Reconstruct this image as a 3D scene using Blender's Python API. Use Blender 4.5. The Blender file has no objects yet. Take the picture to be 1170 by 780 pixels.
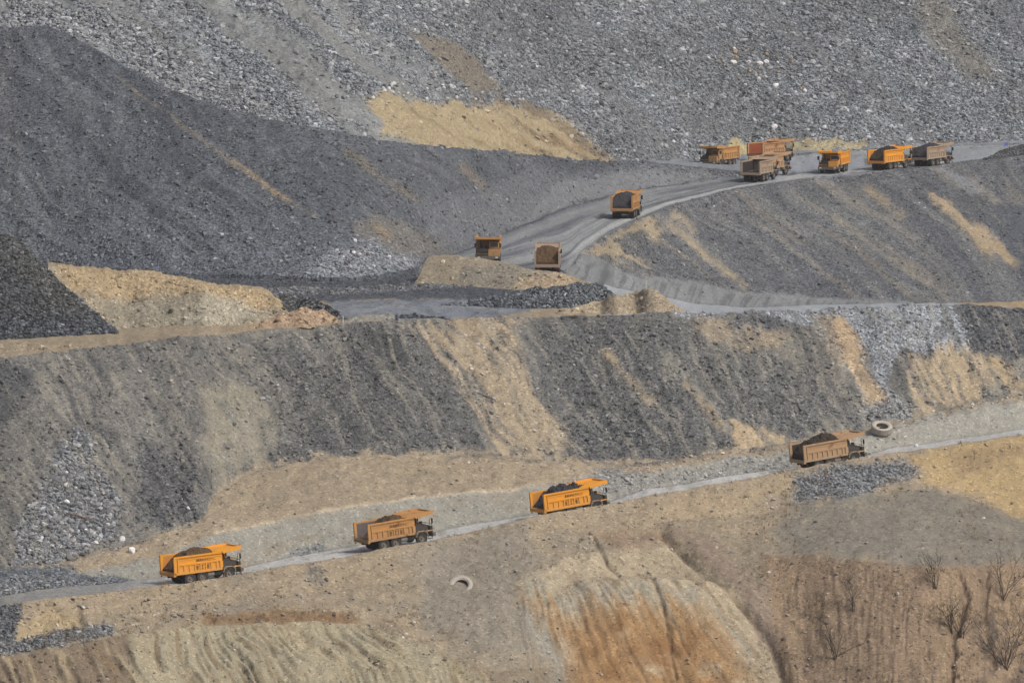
import bpy, math, random
import numpy as np
from mathutils import Vector, Matrix

# ------------------------------------------------------------------ camera, sky, sun, exposure
scene = bpy.context.scene
COL = scene.collection
R = math.radians
CAMZ = 70.0
F = 6500.0                                   # focal length in photo pixels (1170 wide)
PITCH = math.atan(390.0 / F)                 # the horizon lies on the photo's upper edge
cam_d = bpy.data.cameras.new('camera'); cam = bpy.data.objects.new('camera', cam_d); COL.objects.link(cam)
cam_d.sensor_width = 36.0; cam_d.lens = 36.0 * F / 1170.0
cam_d.clip_start = 1.0; cam_d.clip_end = 8000.0
cam.location = (0, 0, CAMZ); cam.rotation_euler = (math.pi / 2 - PITCH, 0, 0)
scene.camera = cam

SUN_EL, SUN_AZ = R(47), R(128)               # azimuth clockwise from +Y (right of and behind the camera)
w = bpy.data.worlds.new('World'); scene.world = w; w.use_nodes = True
wn = w.node_tree.nodes; wl = w.node_tree.links
bg = wn['Background']; sky = wn.new('ShaderNodeTexSky'); sky.sky_type = 'NISHITA'
sky.sun_disc = False; sky.sun_elevation = SUN_EL; sky.sun_rotation = SUN_AZ
sky.air_density = 0.7; sky.dust_density = 7.0; sky.ozone_density = 0.2
wl.new(sky.outputs[0], bg.inputs[0]); bg.inputs[1].default_value = 0.10
sl = bpy.data.lights.new('sun', 'SUN'); sl.energy = 1.5; sl.angle = R(10); sl.color = (1.0, 0.985, 0.955)
so = bpy.data.objects.new('sun', sl); COL.objects.link(so)
sd = Vector((math.sin(SUN_AZ) * math.cos(SUN_EL), math.cos(SUN_AZ) * math.cos(SUN_EL), math.sin(SUN_EL)))
so.rotation_euler = sd.to_track_quat('Z', 'Y').to_euler(); so.location = (150, 300, 300)
scene.view_settings.view_transform = 'Standard'; scene.view_settings.look = 'None'
scene.view_settings.gamma = 1.0; scene.view_settings.exposure = 0.25
scene.render.engine = 'CYCLES'
HAZE = 0.00008                               # even density of the air

rng = np.random.default_rng(7)
random.seed(11)

# ------------------------------------------------------------------ helpers: noise, colour, masks
def _h(ix, iy, iz, seed):
    n = (ix.astype(np.int64) * 374761393 + iy.astype(np.int64) * 668265263 + iz.astype(np.int64) * 2147483647 + seed * 974634541)
    n = (n ^ (n >> 13)) * 1274126177
    n = n ^ (n >> 16)
    return (n & 0xFFFFFF).astype(np.float32) / float(0xFFFFFF)

def vnoise2(x, y, seed=0):
    xi = np.floor(x); yi = np.floor(y); fx = (x - xi).astype(np.float32); fy = (y - yi).astype(np.float32)
    fx = fx * fx * (3 - 2 * fx); fy = fy * fy * (3 - 2 * fy); z = np.zeros_like(xi)
    a = _h(xi, yi, z, seed); b = _h(xi + 1, yi, z, seed); c = _h(xi, yi + 1, z, seed); d = _h(xi + 1, yi + 1, z, seed)
    return (a + (b - a) * fx) * (1 - fy) + (c + (d - c) * fx) * fy

def fbm2(x, y, oct=4, seed=0, gain=0.5):
    s = 0; a = 1.0; t = 0
    for o in range(oct):
        s = s + a * (vnoise2(x, y, seed + o * 17) * 2 - 1); t += a; a *= gain
        x = x * 2.03 + 11.3; y = y * 2.03 + 5.7
    return s / t

def vnoise3(x, y, z, seed=0):
    xi = np.floor(x); yi = np.floor(y); zi = np.floor(z)
    fx = (x - xi).astype(np.float32); fy = (y - yi).astype(np.float32); fz = (z - zi).astype(np.float32)
    fx = fx * fx * (3 - 2 * fx); fy = fy * fy * (3 - 2 * fy); fz = fz * fz * (3 - 2 * fz)
    r = []
    for k in (0, 1):
        a = _h(xi, yi, zi + k, seed); b = _h(xi + 1, yi, zi + k, seed); c = _h(xi, yi + 1, zi + k, seed); d = _h(xi + 1, yi + 1, zi + k, seed)
        r.append((a + (b - a) * fx) * (1 - fy) + (c + (d - c) * fx) * fy)
    return r[0] * (1 - fz) + r[1] * fz

def fbm3(x, y, z, oct=4, seed=0, gain=0.5):
    s = 0; a = 1.0; t = 0
    for o in range(oct):
        s = s + a * (vnoise3(x, y, z, seed + o * 13) * 2 - 1); t += a; a *= gain
        x = x * 2.03 + 3.1; y = y * 2.03 + 7.7; z = z * 2.03 + 1.3
    return s / t

def streak(px, py, ang, across, along, oct=4, seed=0):
    """noise drawn out along a fall line that runs 'ang' degrees below the horizontal"""
    c, s = math.cos(R(ang)), math.sin(R(ang))
    u = (px * c + py * s) / along; v = (-px * s + py * c) / across
    v = v + 9.0 / across * (2.2 * fbm2(px / 150, py / 110, 2, 941) + .7 * fbm2(px / 38, py / 30, 2, 943))   # slides wander
    return fbm2(v, u, oct, seed)

def sstep(a, b, x):
    t = np.clip((x - a) / (b - a), 0, 1); return t * t * (3 - 2 * t)

def lin(c):
    c = np.asarray(c, dtype=np.float64) / 255.0
    return np.where(c <= 0.04045, c / 12.92, ((c + 0.055) / 1.055) ** 2.4)

def ip(nodes, x):
    n = np.array(nodes, dtype=float); return np.interp(x, n[:, 0], n[:, 1])

def gsm(a, sig, axis=-1):
    if sig <= 0: return a
    r = int(3 * sig + 1); k = np.exp(-0.5 * (np.arange(-r, r + 1) / sig) ** 2); k /= k.sum()
    a2 = np.moveaxis(a, axis, -1); p = np.concatenate([np.repeat(a2[..., :1], r, -1), a2, np.repeat(a2[..., -1:], r, -1)], -1)
    o = sum(k[i] * p[..., i:i + a2.shape[-1]] for i in range(2 * r + 1)); return np.moveaxis(o, -1, axis)

def poly_sd(px, py, pts):
    P = np.array(pts, dtype=float); n = len(P); d = np.full(px.shape, 1e18); ins = np.zeros(px.shape, bool)
    for i in range(n):
        a = P[i]; b = P[(i + 1) % n]; e = b - a
        wx = px - a[0]; wy = py - a[1]; t = np.clip((wx * e[0] + wy * e[1]) / (e @ e + 1e-9), 0, 1)
        d = np.minimum(d, (wx - t * e[0]) ** 2 + (wy - t * e[1]) ** 2)
        if a[1] != b[1]:
            c = ((a[1] > py) != (b[1] > py)) & (px < (b[0] - a[0]) * (py - a[1]) / (b[1] - a[1]) + a[0]); ins ^= c
    d = np.sqrt(d); return np.where(ins, d, -d)

def line_d(px, py, pts):
    P = np.array(pts, dtype=float); d = np.full(px.shape, 1e18)
    for i in range(len(P) - 1):
        a = P[i]; e = P[i + 1] - a; wx = px - a[0]; wy = py - a[1]
        t = np.clip((wx * e[0] + wy * e[1]) / (e @ e + 1e-9), 0, 1)
        d = np.minimum(d, (wx - t * e[0]) ** 2 + (wy - t * e[1]) ** 2)
    return np.sqrt(d)

def K(py):                                    # drop per metre of distance on the ray of row py
    return np.tan(PITCH - np.arctan((390.0 - py) / F))
def X(px, py, Y):
    v = (390.0 - py) / F; return Y * (px - 585.0) / F / (math.cos(PITCH) + v * math.sin(PITCH))
def PY(Y, z):
    return 390.0 - F * np.tan(PITCH - np.arctan((CAMZ - z) / Y))
def slope_to(Y0, z0, py, s):                  # follow a ground slope s from a known point until the ray of row py
    Y = (CAMZ - z0 + s * Y0) / (s + K(py)); return Y, CAMZ - Y * K(py)
PL0, PL1 = 70.9, 0.043                        # the upper haul level: drop = PL0 - PL1 * Y
def plane(py, up=0.0):
    Y = (PL0 - up) / (K(py) + PL1); return Y, CAMZ - Y * K(py)
def plane_z(Y): return CAMZ - (PL0 - PL1 * Y)

# ------------------------------------------------------------------ object helpers
def tag(o, label=None, cat=None, group=None, kind=None):
    if label: o['label'] = label
    if cat: o['category'] = cat
    if group: o['group'] = group
    if kind: o['kind'] = kind
    return o

def mesh_np(name, V, Fq, smooth=True, attrs=None, mat=None):
    """V (n,3); Fq (m,3|4)"""
    me = bpy.data.meshes.new(name); k = Fq.shape[1]; m = len(Fq)
    me.vertices.add(len(V)); me.vertices.foreach_set('co', np.ascontiguousarray(V, dtype=np.float32).ravel())
    me.loops.add(m * k); me.loops.foreach_set('vertex_index', np.ascontiguousarray(Fq, dtype=np.int32).ravel())
    me.polygons.add(m); me.polygons.foreach_set('loop_start', np.arange(0, m * k, k, dtype=np.int32))
    me.polygons.foreach_set('loop_total', np.full(m, k, dtype=np.int32))
    me.polygons.foreach_set('use_smooth', np.full(m, smooth, dtype=bool))
    me.update(calc_edges=True)
    for an, arr in (attrs or {}).items():
        if arr.ndim == 2:
            a = me.attributes.new(an, 'FLOAT_COLOR', 'POINT')
            a.data.foreach_set('color', np.concatenate([arr, np.ones((len(arr), 1))], 1).astype(np.float32).ravel())
        else:
            a = me.attributes.new(an, 'FLOAT', 'POINT'); a.data.foreach_set('value', arr.astype(np.float32))
    if mat: me.materials.append(mat)
    return me

def link(name, me, parent=None):
    o = bpy.data.objects.new(name, me); COL.objects.link(o)
    if parent: o.parent = parent
    return o

class MB:
    def __init__(s): s.v = []; s.f = []
    def add(s, vs, fs):
        b = len(s.v); s.v += [tuple(v) for v in vs]; s.f += [tuple(i + b for i in f) for f in fs]; return s
    def box(s, x0, x1, y0, y1, z0, z1):
        return s.add([(x0, y0, z0), (x1, y0, z0), (x1, y1, z0), (x0, y1, z0), (x0, y0, z1), (x1, y0, z1), (x1, y1, z1), (x0, y1, z1)],
                     [(0, 3, 2, 1), (4, 5, 6, 7), (0, 1, 5, 4), (1, 2, 6, 5), (2, 3, 7, 6), (3, 0, 4, 7)])
    def prism(s, prof, y0, y1):              # profile in x,z swept along y
        n = len(prof); vs = [(x, y0, z) for x, z in prof] + [(x, y1, z) for x, z in prof]
        fs = [tuple(range(n - 1, -1, -1)), tuple(range(n, 2 * n))] + [(i, (i + 1) % n, n + (i + 1) % n, n + i) for i in range(n)]
        return s.add(vs, [f[::-1] for f in fs])
    def tube(s, pts, r0, r1=None, n=6):
        r1 = r0 if r1 is None else r1; pts = [Vector(p) for p in pts]; rings = []
        for i, p in enumerate(pts):
            d = (pts[min(i + 1, len(pts) - 1)] - pts[max(i - 1, 0)]).normalized()
            a = d.orthogonal().normalized(); b = d.cross(a); r = r0 + (r1 - r0) * i / (len(pts) - 1)
            rings.append([p + (a * math.cos(2 * math.pi * k / n) + b * math.sin(2 * math.pi * k / n)) * r for k in range(n)])
        vs = [v for rg in rings for v in rg]; fs = [tuple(range(n - 1, -1, -1)), tuple(range((len(pts) - 1) * n, len(pts) * n))]
        for i in range(len(pts) - 1):
            for k in range(n): fs.append((i * n + k, i * n + (k + 1) % n, (i + 1) * n + (k + 1) % n, (i + 1) * n + k))
        return s.add(vs, fs)
    def lathe(s, prof, cx=0, cy=0, cz=0, n=24):   # profile (radius, offset along y), axis y
        m = len(prof); vs = []
        for k in range(n):
            a = 2 * math.pi * k / n
            for r, y in prof: vs.append((cx + r * math.cos(a), cy + y, cz + r * math.sin(a)))
        fs = [(k * m + i, k * m + (i + 1) % m, ((k + 1) % n) * m + (i + 1) % m, ((k + 1) % n) * m + i) for k in range(n) for i in range(m)]
        return s.add(vs, fs)
    def mesh(s, name, mat, smooth=False):
        me = bpy.data.meshes.new(name); me.from_pydata(s.v, [], s.f); me.update()
        if smooth: me.polygons.foreach_set('use_smooth', [True] * len(me.polygons))
        me.materials.append(mat); return me
    def build(s, name, mat, parent=None, smooth=False): return link(name, s.mesh(name, mat, smooth), parent)

# ------------------------------------------------------------------ materials
def nt(name):
    m = bpy.data.materials.new(name); m.use_nodes = True; t = m.node_tree; p = t.nodes['Principled BSDF']
    p.inputs['Roughness'].default_value = 0.9; p.inputs['Specular IOR Level'].default_value = 0.2
    return m, t, p
def math_n(t, op, a=None, b=None, c=None):
    n = t.nodes.new('ShaderNodeMath'); n.operation = op
    for i, v in enumerate((a, b, c)):
        if v is None: continue
        if isinstance(v, (int, float)): n.inputs[i].default_value = v
        else: t.links.new(v, n.inputs[i])
    return n.outputs[0]
def mixc(t, fac, a, b, mode='MIX'):
    n = t.nodes.new('ShaderNodeMix'); n.data_type = 'RGBA'; n.blend_type = mode
    for i, v in ((0, fac), (6, a), (7, b)):
        if isinstance(v, (int, float)): n.inputs[i].default_value = v
        elif isinstance(v, (tuple, list)): n.inputs[i].default_value = tuple(v) + ((1,) if len(v) == 3 else ())
        else: t.links.new(v, n.inputs[i])
    return n.outputs[2]
def tex(t, kind, co, scale, **kw):
    n = t.nodes.new('ShaderNodeTex' + kind); t.links.new(co, n.inputs['Vector']); n.inputs['Scale'].default_value = scale
    for k, v in kw.items():
        if k in n.inputs: n.inputs[k].default_value = v
        else: setattr(n, k, v)
    return n

def terrain_mat():
    m, t, p = nt('earth_and_rock'); L = t.links
    co = t.nodes.new('ShaderNodeTexCoord').outputs['Object']
    ca = t.nodes.new('ShaderNodeAttribute'); ca.attribute_name = 'Col'
    ra = t.nodes.new('ShaderNodeAttribute'); ra.attribute_name = 'rock'; rock = ra.outputs['Fac']
    v1 = tex(t, 'Voronoi', co, 2.6); v2 = tex(t, 'Voronoi', co, 1.25); v3 = tex(t, 'Voronoi', co, 4.1)
    def rnd(v):
        s = t.nodes.new('ShaderNodeSeparateColor'); L.new(v.outputs['Color'], s.inputs[0]); return s.outputs[0]
    n1 = tex(t, 'Noise', co, 0.9, Detail=8.0, Roughness=0.65); n2 = tex(t, 'Noise', co, 5.0, Detail=4.0, Roughness=0.7)
    a = math_n(t, 'SUBTRACT', rnd(v1), 0.5); b = math_n(t, 'SUBTRACT', rnd(v2), 0.5); c = math_n(t, 'SUBTRACT', rnd(v3), 0.5)
    rk2 = math_n(t, 'MULTIPLY', rock, rock)
    a = math_n(t, 'MULTIPLY', a, rk2); b = math_n(t, 'MULTIPLY', b, rk2); c = math_n(t, 'MULTIPLY', c, rock)
    rk = math_n(t, 'ADD', math_n(t, 'MULTIPLY', a, 1.05), math_n(t, 'ADD', math_n(t, 'MULTIPLY', b, 0.35), math_n(t, 'MULTIPLY', c, 1.55)))
    edge = math_n(t, 'MULTIPLY', math_n(t, 'SUBTRACT', 0.33, v1.outputs['Distance']), 1.5)  # darkens the gaps between stones: crevice shade put into the colour
    rk = math_n(t, 'ADD', rk, math_n(t, 'MULTIPLY', edge, rk2))
    sn = math_n(t, 'ADD', math_n(t, 'MULTIPLY', math_n(t, 'SUBTRACT', n1.outputs['Fac'], 0.5), 0.6), math_n(t, 'MULTIPLY', math_n(t, 'SUBTRACT', n2.outputs['Fac'], 0.5), 0.85))
    # scattered pebbles on the bare soil
    peb = math_n(t, 'MULTIPLY', math_n(t, 'GREATER_THAN', rnd(v3), 0.92), 0.30)
    pebd = math_n(t, 'MULTIPLY', math_n(t, 'LESS_THAN', rnd(v3), 0.07), -0.28)
    f = math_n(t, 'ADD', math_n(t, 'ADD', 1.0, rk), math_n(t, 'ADD', sn, math_n(t, 'ADD', peb, pebd)))
    f = math_n(t, 'MAXIMUM', f, 0.25)
    comb = t.nodes.new('ShaderNodeCombineColor')
    for i in range(3): L.new(f, comb.inputs[i])
    col = mixc(t, 1.0, ca.outputs['Color'], comb.outputs[0], 'MULTIPLY')
    L.new(col, p.inputs['Base Color'])
    h = math_n(t, 'ADD', math_n(t, 'MULTIPLY', math_n(t, 'MULTIPLY', v1.outputs['Distance'], rk2), -0.8),
               math_n(t, 'ADD', math_n(t, 'MULTIPLY', n1.outputs['Fac'], 0.35), math_n(t, 'MULTIPLY', n2.outputs['Fac'], 0.16)))
    bp = t.nodes.new('ShaderNodeBump'); bp.inputs['Strength'].default_value = 0.8; bp.inputs['Distance'].default_value = 1.0
    L.new(h, bp.inputs['Height']); L.new(bp.outputs[0], p.inputs['Normal'])
    p.inputs['Roughness'].default_value = 1.0; p.inputs['Specular IOR Level'].default_value = 0.1
    return m

def attr_rock_mat():
    m, t, p = nt('broken_rock'); L = t.links
    co = t.nodes.new('ShaderNodeTexCoord').outputs['Object']
    ca = t.nodes.new('ShaderNodeAttribute'); ca.attribute_name = 'Col'
    n = tex(t, 'Noise', co, 4.0, Detail=5.0)
    f = math_n(t, 'ADD', 0.7, math_n(t, 'MULTIPLY', n.outputs['Fac'], 0.6))
    comb = t.nodes.new('ShaderNodeCombineColor')
    for i in range(3): L.new(f, comb.inputs[i])
    L.new(mixc(t, 1.0, ca.outputs['Color'], comb.outputs[0], 'MULTIPLY'), p.inputs['Base Color'])
    p.inputs['Roughness'].default_value = 0.95
    return m

def rock_mat(name, rgb):
    m, t, p = nt(name); L = t.links
    co = t.nodes.new('ShaderNodeTexCoord').outputs['Object']
    oi = t.nodes.new('ShaderNodeObjectInfo')
    n = tex(t, 'Noise', co, 1.3, Detail=7.0, Roughness=0.6)
    c = tuple(lin(rgb)); a = tuple(x * 0.72 for x in c); b = tuple(min(1, x * 1.25) for x in c)
    k = mixc(t, n.outputs['Fac'], a, b)
    hv = t.nodes.new('ShaderNodeHueSaturation'); L.new(k, hv.inputs['Color'])
    L.new(math_n(t, 'ADD', 0.75, math_n(t, 'MULTIPLY', oi.outputs['Random'], 0.5)), hv.inputs['Value'])
    L.new(hv.outputs[0], p.inputs['Base Color'])
    bp = t.nodes.new('ShaderNodeBump'); bp.inputs['Strength'].default_value = 0.6; bp.inputs['Distance'].default_value = 0.2
    L.new(n.outputs['Fac'], bp.inputs['Height']); L.new(bp.outputs[0], p.inputs['Normal'])
    return m

def paint_mat(name, rgb, dust, amount, rust=0.0, rough=0.55, zlo=1.0, zhi=2.6):
    """painted steel with a coat of road dust, thicker near the wheels, and scraped or rusty patches"""
    m, t, p = nt(name); L = t.links
    co = t.nodes.new('ShaderNodeTexCoord').outputs['Object']
    sx = t.nodes.new('ShaderNodeSeparateXYZ'); L.new(co, sx.inputs[0])
    n = tex(t, 'Noise', co, 1.6, Detail=6.0, Roughness=0.65); n2 = tex(t, 'Noise', co, 0.7, Detail=3.0)
    low = t.nodes.new('ShaderNodeMapRange'); L.new(sx.outputs[2], low.inputs[0])
    low.inputs[1].default_value = zlo; low.inputs[2].default_value = zhi; low.inputs[3].default_value = 0.45; low.inputs[4].default_value = 0.0
    f = math_n(t, 'ADD', math_n(t, 'ADD', low.outputs[0], amount), math_n(t, 'MULTIPLY', math_n(t, 'SUBTRACT', n.outputs['Fac'], 0.5), 0.9))
    f = math_n(t, 'MINIMUM', math_n(t, 'MAXIMUM', f, 0.0), 0.95)
    c = mixc(t, f, tuple(lin(rgb)), tuple(lin(dust)))
    if rust > 0:
        rf = math_n(t, 'MULTIPLY', sstep_n(t, n2.outputs['Fac'], 0.62 - rust * 0.3, 0.75 - rust * 0.3), 0.8)
        c = mixc(t, rf, c, tuple(lin((104, 62, 42))))
    L.new(c, p.inputs['Base Color'])
    L.new(math_n(t, 'ADD', rough, math_n(t, 'MULTIPLY', f, 0.4)), p.inputs['Roughness'])
    p.inputs['Specular IOR Level'].default_value = 0.3
    return m
def sstep_n(t, v, a, b):
    n = t.nodes.new('ShaderNodeMapRange'); n.interpolation_type = 'SMOOTHSTEP'; t.links.new(v, n.inputs[0])
    n.inputs[1].default_value = a; n.inputs[2].default_value = b; return n.outputs[0]

def noisy_mat(name, rgb, scale=3.0, var=0.35, rough=0.9, spec=0.2):
    m, t, p = nt(name); L = t.links
    co = t.nodes.new('ShaderNodeTexCoord').outputs['Object']; n = tex(t, 'Noise', co, scale, Detail=5.0)
    c = tuple(lin(rgb)); L.new(mixc(t, n.outputs['Fac'], tuple(x * (1 - var) for x in c), tuple(min(1, x * (1 + var)) for x in c)), p.inputs['Base Color'])
    p.inputs['Roughness'].default_value = rough; p.inputs['Specular IOR Level'].default_value = spec
    return m

M_EARTH = terrain_mat(); M_RUB = attr_rock_mat()

# ------------------------------------------------------------------ the terrain, as one sheet of profile columns
pxs = np.concatenate([np.arange(-450, -40, 12.0), np.arange(-40, 1210, 1.35), np.arange(1210, 1630, 12.0)])
NC = len(pxs)
def ln(nodes, sm=5.0, jag=0.0, seed=0):
    xs = np.arange(-470, 1650, 1.0); a = gsm(ip(nodes, xs), sm)
    if jag: a = a + jag * fbm2(xs / 14.0, xs * 0 + seed, 4, seed)
    return np.interp(pxs, xs, a)
def mk(nodes): return ln(nodes, 6.0)

def smx0(a, sig):
    xs = np.arange(-450, 1625, 5.0); return np.interp(pxs, xs, gsm(np.interp(xs, pxs, a), sig / 5))
lines = []                                    # (Y, z) per column, near to far
# haul road on the near slope: its near edge
pR1 = ln([(-450, 760), (0, 692), (25, 687), (100, 679), (190, 668), (280, 654), (400, 634), (500, 614), (600, 591), (650, 580.5), (700, 573), (800, 555), (900, 537), (1000, 519), (1100, 506), (1170, 495), (1620, 425)], 14, 1.0, 3)
YR1 = 641 + 0.0623 * pxs; zR1 = CAMZ - YR1 * K(pR1)
berm = mk([(-450, .3), (0, .2), (120, .3), (190, .5), (260, .85), (300, .5), (380, .3), (430, .35), (480, .7), (520, .5), (590, .9), (640, 1.55), (690, 1.45), (730, .5), (860, .6), (905, 1.0), (985, 1.1), (1020, .5), (1620, .4)])
pN3 = ln([(-450, 790), (0, 712), (200, 692), (410, 672), (560, 648), (620, 625), (700, 610), (780, 592), (880, 585), (915, 575), (950, 566), (1000, 560), (1060, 557), (1120, 572), (1170, 590), (1620, 640)], 16, .8, 11)
pN2 = ln([(-450, 800), (0, 726), (200, 702), (400, 698), (480, 700), (560, 690), (600, 668), (640, 645), (700, 635), (760, 626), (800, 636), (870, 634), (900, 632), (1000, 641), (1080, 646), (1170, 640), (1620, 680)], 12, .8, 12)
pN1 = ln([(-450, 840), (0, 744), (60, 738), (150, 724), (210, 715), (300, 711), (400, 711), (430, 717), (480, 738), (520, 756), (560, 768), (650, 757), (700, 763), (800, 785), (900, 800), (1620, 820)], 8, 1.2, 13)
YN3, zN3 = slope_to(YR1, zR1, pN3, 0.5)
YN2, zN2 = slope_to(YN3, zN3, pN2, smx0(mk([(-450, .4), (560, .4), (700, .42), (820, .33), (1000, .19), (1200, .15), (1620, .15)]), 45))
YN1, zN1 = slope_to(YN2, zN2, pN1, mk([(-450, .3), (190, .35), (230, .9), (400, .9), (450, .5), (570, .48), (640, .6), (820, .64), (1620, .70)]))
YN0, zN0 = slope_to(YN1, zN1, np.full(NC, 880.0), mk([(-450, .6), (480, .6), (600, .7), (1620, .8)]))
lines += [(np.minimum(YN0 - 180, 400), zN0 - 6), (YN0 - 12, zN0 - 5), (YN0, zN0), (YN1, zN1), (YN2, zN2), (YN3, zN3), (YR1, zR1)]
YRb, zRb = YR1 + 1.6, zR1 - berm
YR2, zR2 = YR1 + 12.5, zRb + 0.1
lines += [(YRb, zRb), (YR2, zR2)]
pB1 = ln([(-450, 700), (0, 668), (90, 652), (180, 636), (250, 607), (400, 577), (520, 563), (610, 556), (720, 545), (800, 528), (900, 515), (960, 505), (1000, 494), (1100, 473), (1170, 463), (1620, 400)], 6, 1.0, 14)
pR2 = PY(YR2, zR2); pB1 = np.minimum(pB1, pR2 - 1.5)
YB1, zB1 = slope_to(YR2, zR2, pB1, mk([(-450, .35), (150, .35), (260, .8), (1620, .75)]))
pB2 = ln([(-450, 680), (0, 647), (60, 643), (140, 624), (200, 606), (232, 592), (248, 562), (290, 536), (380, 522), (540, 518), (640, 524), (740, 530), (840, 516), (900, 506), (960, 496), (1000, 487), (1100, 465), (1170, 455), (1620, 390)], 5, 1.5, 15)
pB2 = np.minimum(pB2, pB1 - 1.0)
YB2, zB2 = slope_to(YB1, zB1, pB2, mk([(-450, .3), (230, .3), (300, .27), (800, .3), (1620, .35)]))
pC1 = ln([(-450, 445), (0, 408), (70, 400), (160, 391), (240, 380), (330, 374), (400, 370), (470, 364), (600, 362), (700, 359), (760, 357), (800, 358), (860, 355), (1000, 350), (1110, 348), (1170, 352), (1620, 352)], 6, 2.2, 16)
YC1, zC1 = slope_to(YB2, zB2, pC1, mk([(-450, .6), (1620, .6)]))
lines += [(YB1, zB1), (YB2, zB2), (YC1, zC1)]
# upper level
pG1 = ln([(-450, 345), (0, 340), (400, 335), (600, 325), (650, 315), (700, 327), (800, 348), (860, 351.2), (1000, 348), (1110, 346), (1170, 345), (1620, 346)], 5, 0.5, 17)
Yp, _ = plane(pG1)
Yx = ip([(640, 775), (700, 839), (800, 855), (1050, 891), (1170, 905), (1620, 950)], pxs)
bl = sstep(640, 700, pxs); YG1 = Yp * (1 - bl) + Yx * bl; zG1 = CAMZ - YG1 * K(pG1)
pG2 = ln([(-450, 335), (0, 330), (400, 328), (600, 316), (640, 311), (652, 304), (662, 290), (700, 262), (760, 237), (840, 216), (930, 203), (1050, 190.5), (1135, 181), (1170, 178), (1620, 168)], 3, 0.8, 18)
bm = sstep(680, 720, pxs) * 0.35
YG2, zG2 = plane(pG2, bm); YGb = YG2 + 2.5; zGb = plane_z(YGb)
pG3 = ln([(-450, 300), (0, 300), (60, 303), (200, 315), (300, 320), (400, 322), (450, 316), (500, 302), (530, 290), (590, 262), (650, 237), (700, 225), (760, 214), (800, 207), (830, 204), (850, 202), (870, 196), (905, 179), (1000, 173), (1100, 168.5), (1170, 165.5), (1620, 150)], 9, .15, 19)
YG3, zG3 = plane(pG3); YG3 = np.maximum(YG3, YGb + 4); zG3 = plane_z(YG3)
pG4 = ln([(-450, 25), (0, 29), (60, 30), (85, 42), (135, 70), (215, 110), (270, 127), (330, 140), (400, 152), (500, 166), (600, 175), (690, 184), (740, 184.5), (790, 191), (830, 197), (860, 199), (880, 191), (905, 178.0), (1000, 172), (1100, 167.6), (1170, 164.6), (1620, 149)], 4, .35, 20)
pG4 = np.minimum(pG4, pG3 - 0.8)
YG4, zG4 = slope_to(YG3, zG3, pG4, mk([(-450, .5), (60, .5), (400, .36), (690, .3), (860, .3), (1620, .3)]))
hid = 1 - sstep(640, 740, pxs)
YG5, zG5 = YG4 + 12 * hid + 1.2, zG4 - 5 * hid + 0.15
# between the ridge and the far slope the yard of the upper level continues (columns 700-880)
yard = sstep(725, 790, pxs) * (1 - sstep(880, 930, pxs))
pY = ip([(700, 181), (760, 182), (800, 179), (840, 175), (880, 175), (905, 177)], pxs); Yy, zy = plane(pY)
YH1 = (YG5 + 3 + 9 * hid) * (1 - yard) + np.maximum(Yy, YG5 + 3) * yard
zH1 = (zG5 + 0.3 * (1 - hid)) * (1 - yard) + zy * yard
def smx(a, sig):                               # smooth along the photo's width, whatever the column spacing
    xs = np.arange(-450, 1625, 5.0); return np.interp(pxs, xs, gsm(np.interp(xs, pxs, a), sig / 5))
YH1 = np.maximum(smx(YH1, 45), YG5 + 1.5); zH1 = np.minimum(smx(zH1, 45), np.where(hid > .02, zG5 - .2, 1e3)) * (1 - yard) + zH1 * yard
YH2, zH2 = slope_to(YH1, zH1, np.full(NC, -230.0), mk([(-450, .40), (1620, .36)]))
YH2, zH2 = smx(YH2, 110), smx(zH2, 110)
lines += [(YG1, zG1), (YG2, zG2), (YGb, zGb), (YG3, zG3), (YG4, zG4), (YG5, zG5), (YH1, zH1), (YH2, zH2), (YH2 + 300, zH2 + 15), (YH2 + 600, zH2 + 5)]
names = ['N00', 'N01', 'N0', 'N1', 'N2', 'N3', 'R1', 'Rb', 'R2', 'B1', 'B2', 'C1', 'G1', 'G2', 'Gb', 'G3', 'G4', 'G5', 'H1', 'H2', 'H3', 'H4']
LI = {n: i for i, n in enumerate(names)}
inf = (pxs > -5) & (pxs < 1175)
Yg, zg, seg = [], [], []
row0 = {}
for i in range(len(lines) - 1):
    (Ya, za), (Yb, zb) = lines[i], lines[i + 1]
    d = np.abs(PY(Ya[inf], za[inf]) - PY(Yb[inf], zb[inf])); n = int(max(4, np.percentile(d, 97) / 1.45))
    if names[i] in ('N00', 'N01'): n = 10
    if names[i] == 'N0': n = 90
    if names[i] == 'H1': n = 330
    if names[i] == 'C1': n = max(n, 70)
    if names[i] == 'Rb': n = max(n, 14)
    if names[i] in ('H2', 'H3'): n = 6
    row0[names[i]] = len(Yg)
    for t in np.arange(n) / n:
        Yg.append(Ya + (Yb - Ya) * t); zg.append(za + (zb - za) * t); seg.append(i)
row0['H4'] = len(Yg); Yg.append(lines[-1][0]); zg.append(lines[-1][1]); seg.append(len(lines) - 2)
Yg = np.array(Yg); zg = np.array(zg); seg = np.array(seg); NR = len(Yg)
PX = np.broadcast_to(pxs, Yg.shape).copy(); PYg = PY(Yg, zg); XG = X(PX, PYg, Yg)
SEG = np.broadcast_to(seg[:, None], Yg.shape)
def between(a, b): return (SEG >= LI[a]) & (SEG < LI[b])
# round the creases of the profiles a little
Ys = gsm(gsm(Yg, 1.6, 0), 1.0, 1); zs = gsm(gsm(zg, 1.6, 0), 1.0, 1)
far_rows = (SEG < LI['H2']) & (SEG >= LI['N0'])
Yd = np.where(far_rows, Ys, Yg); zd = np.where(far_rows, zs, zg)

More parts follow.
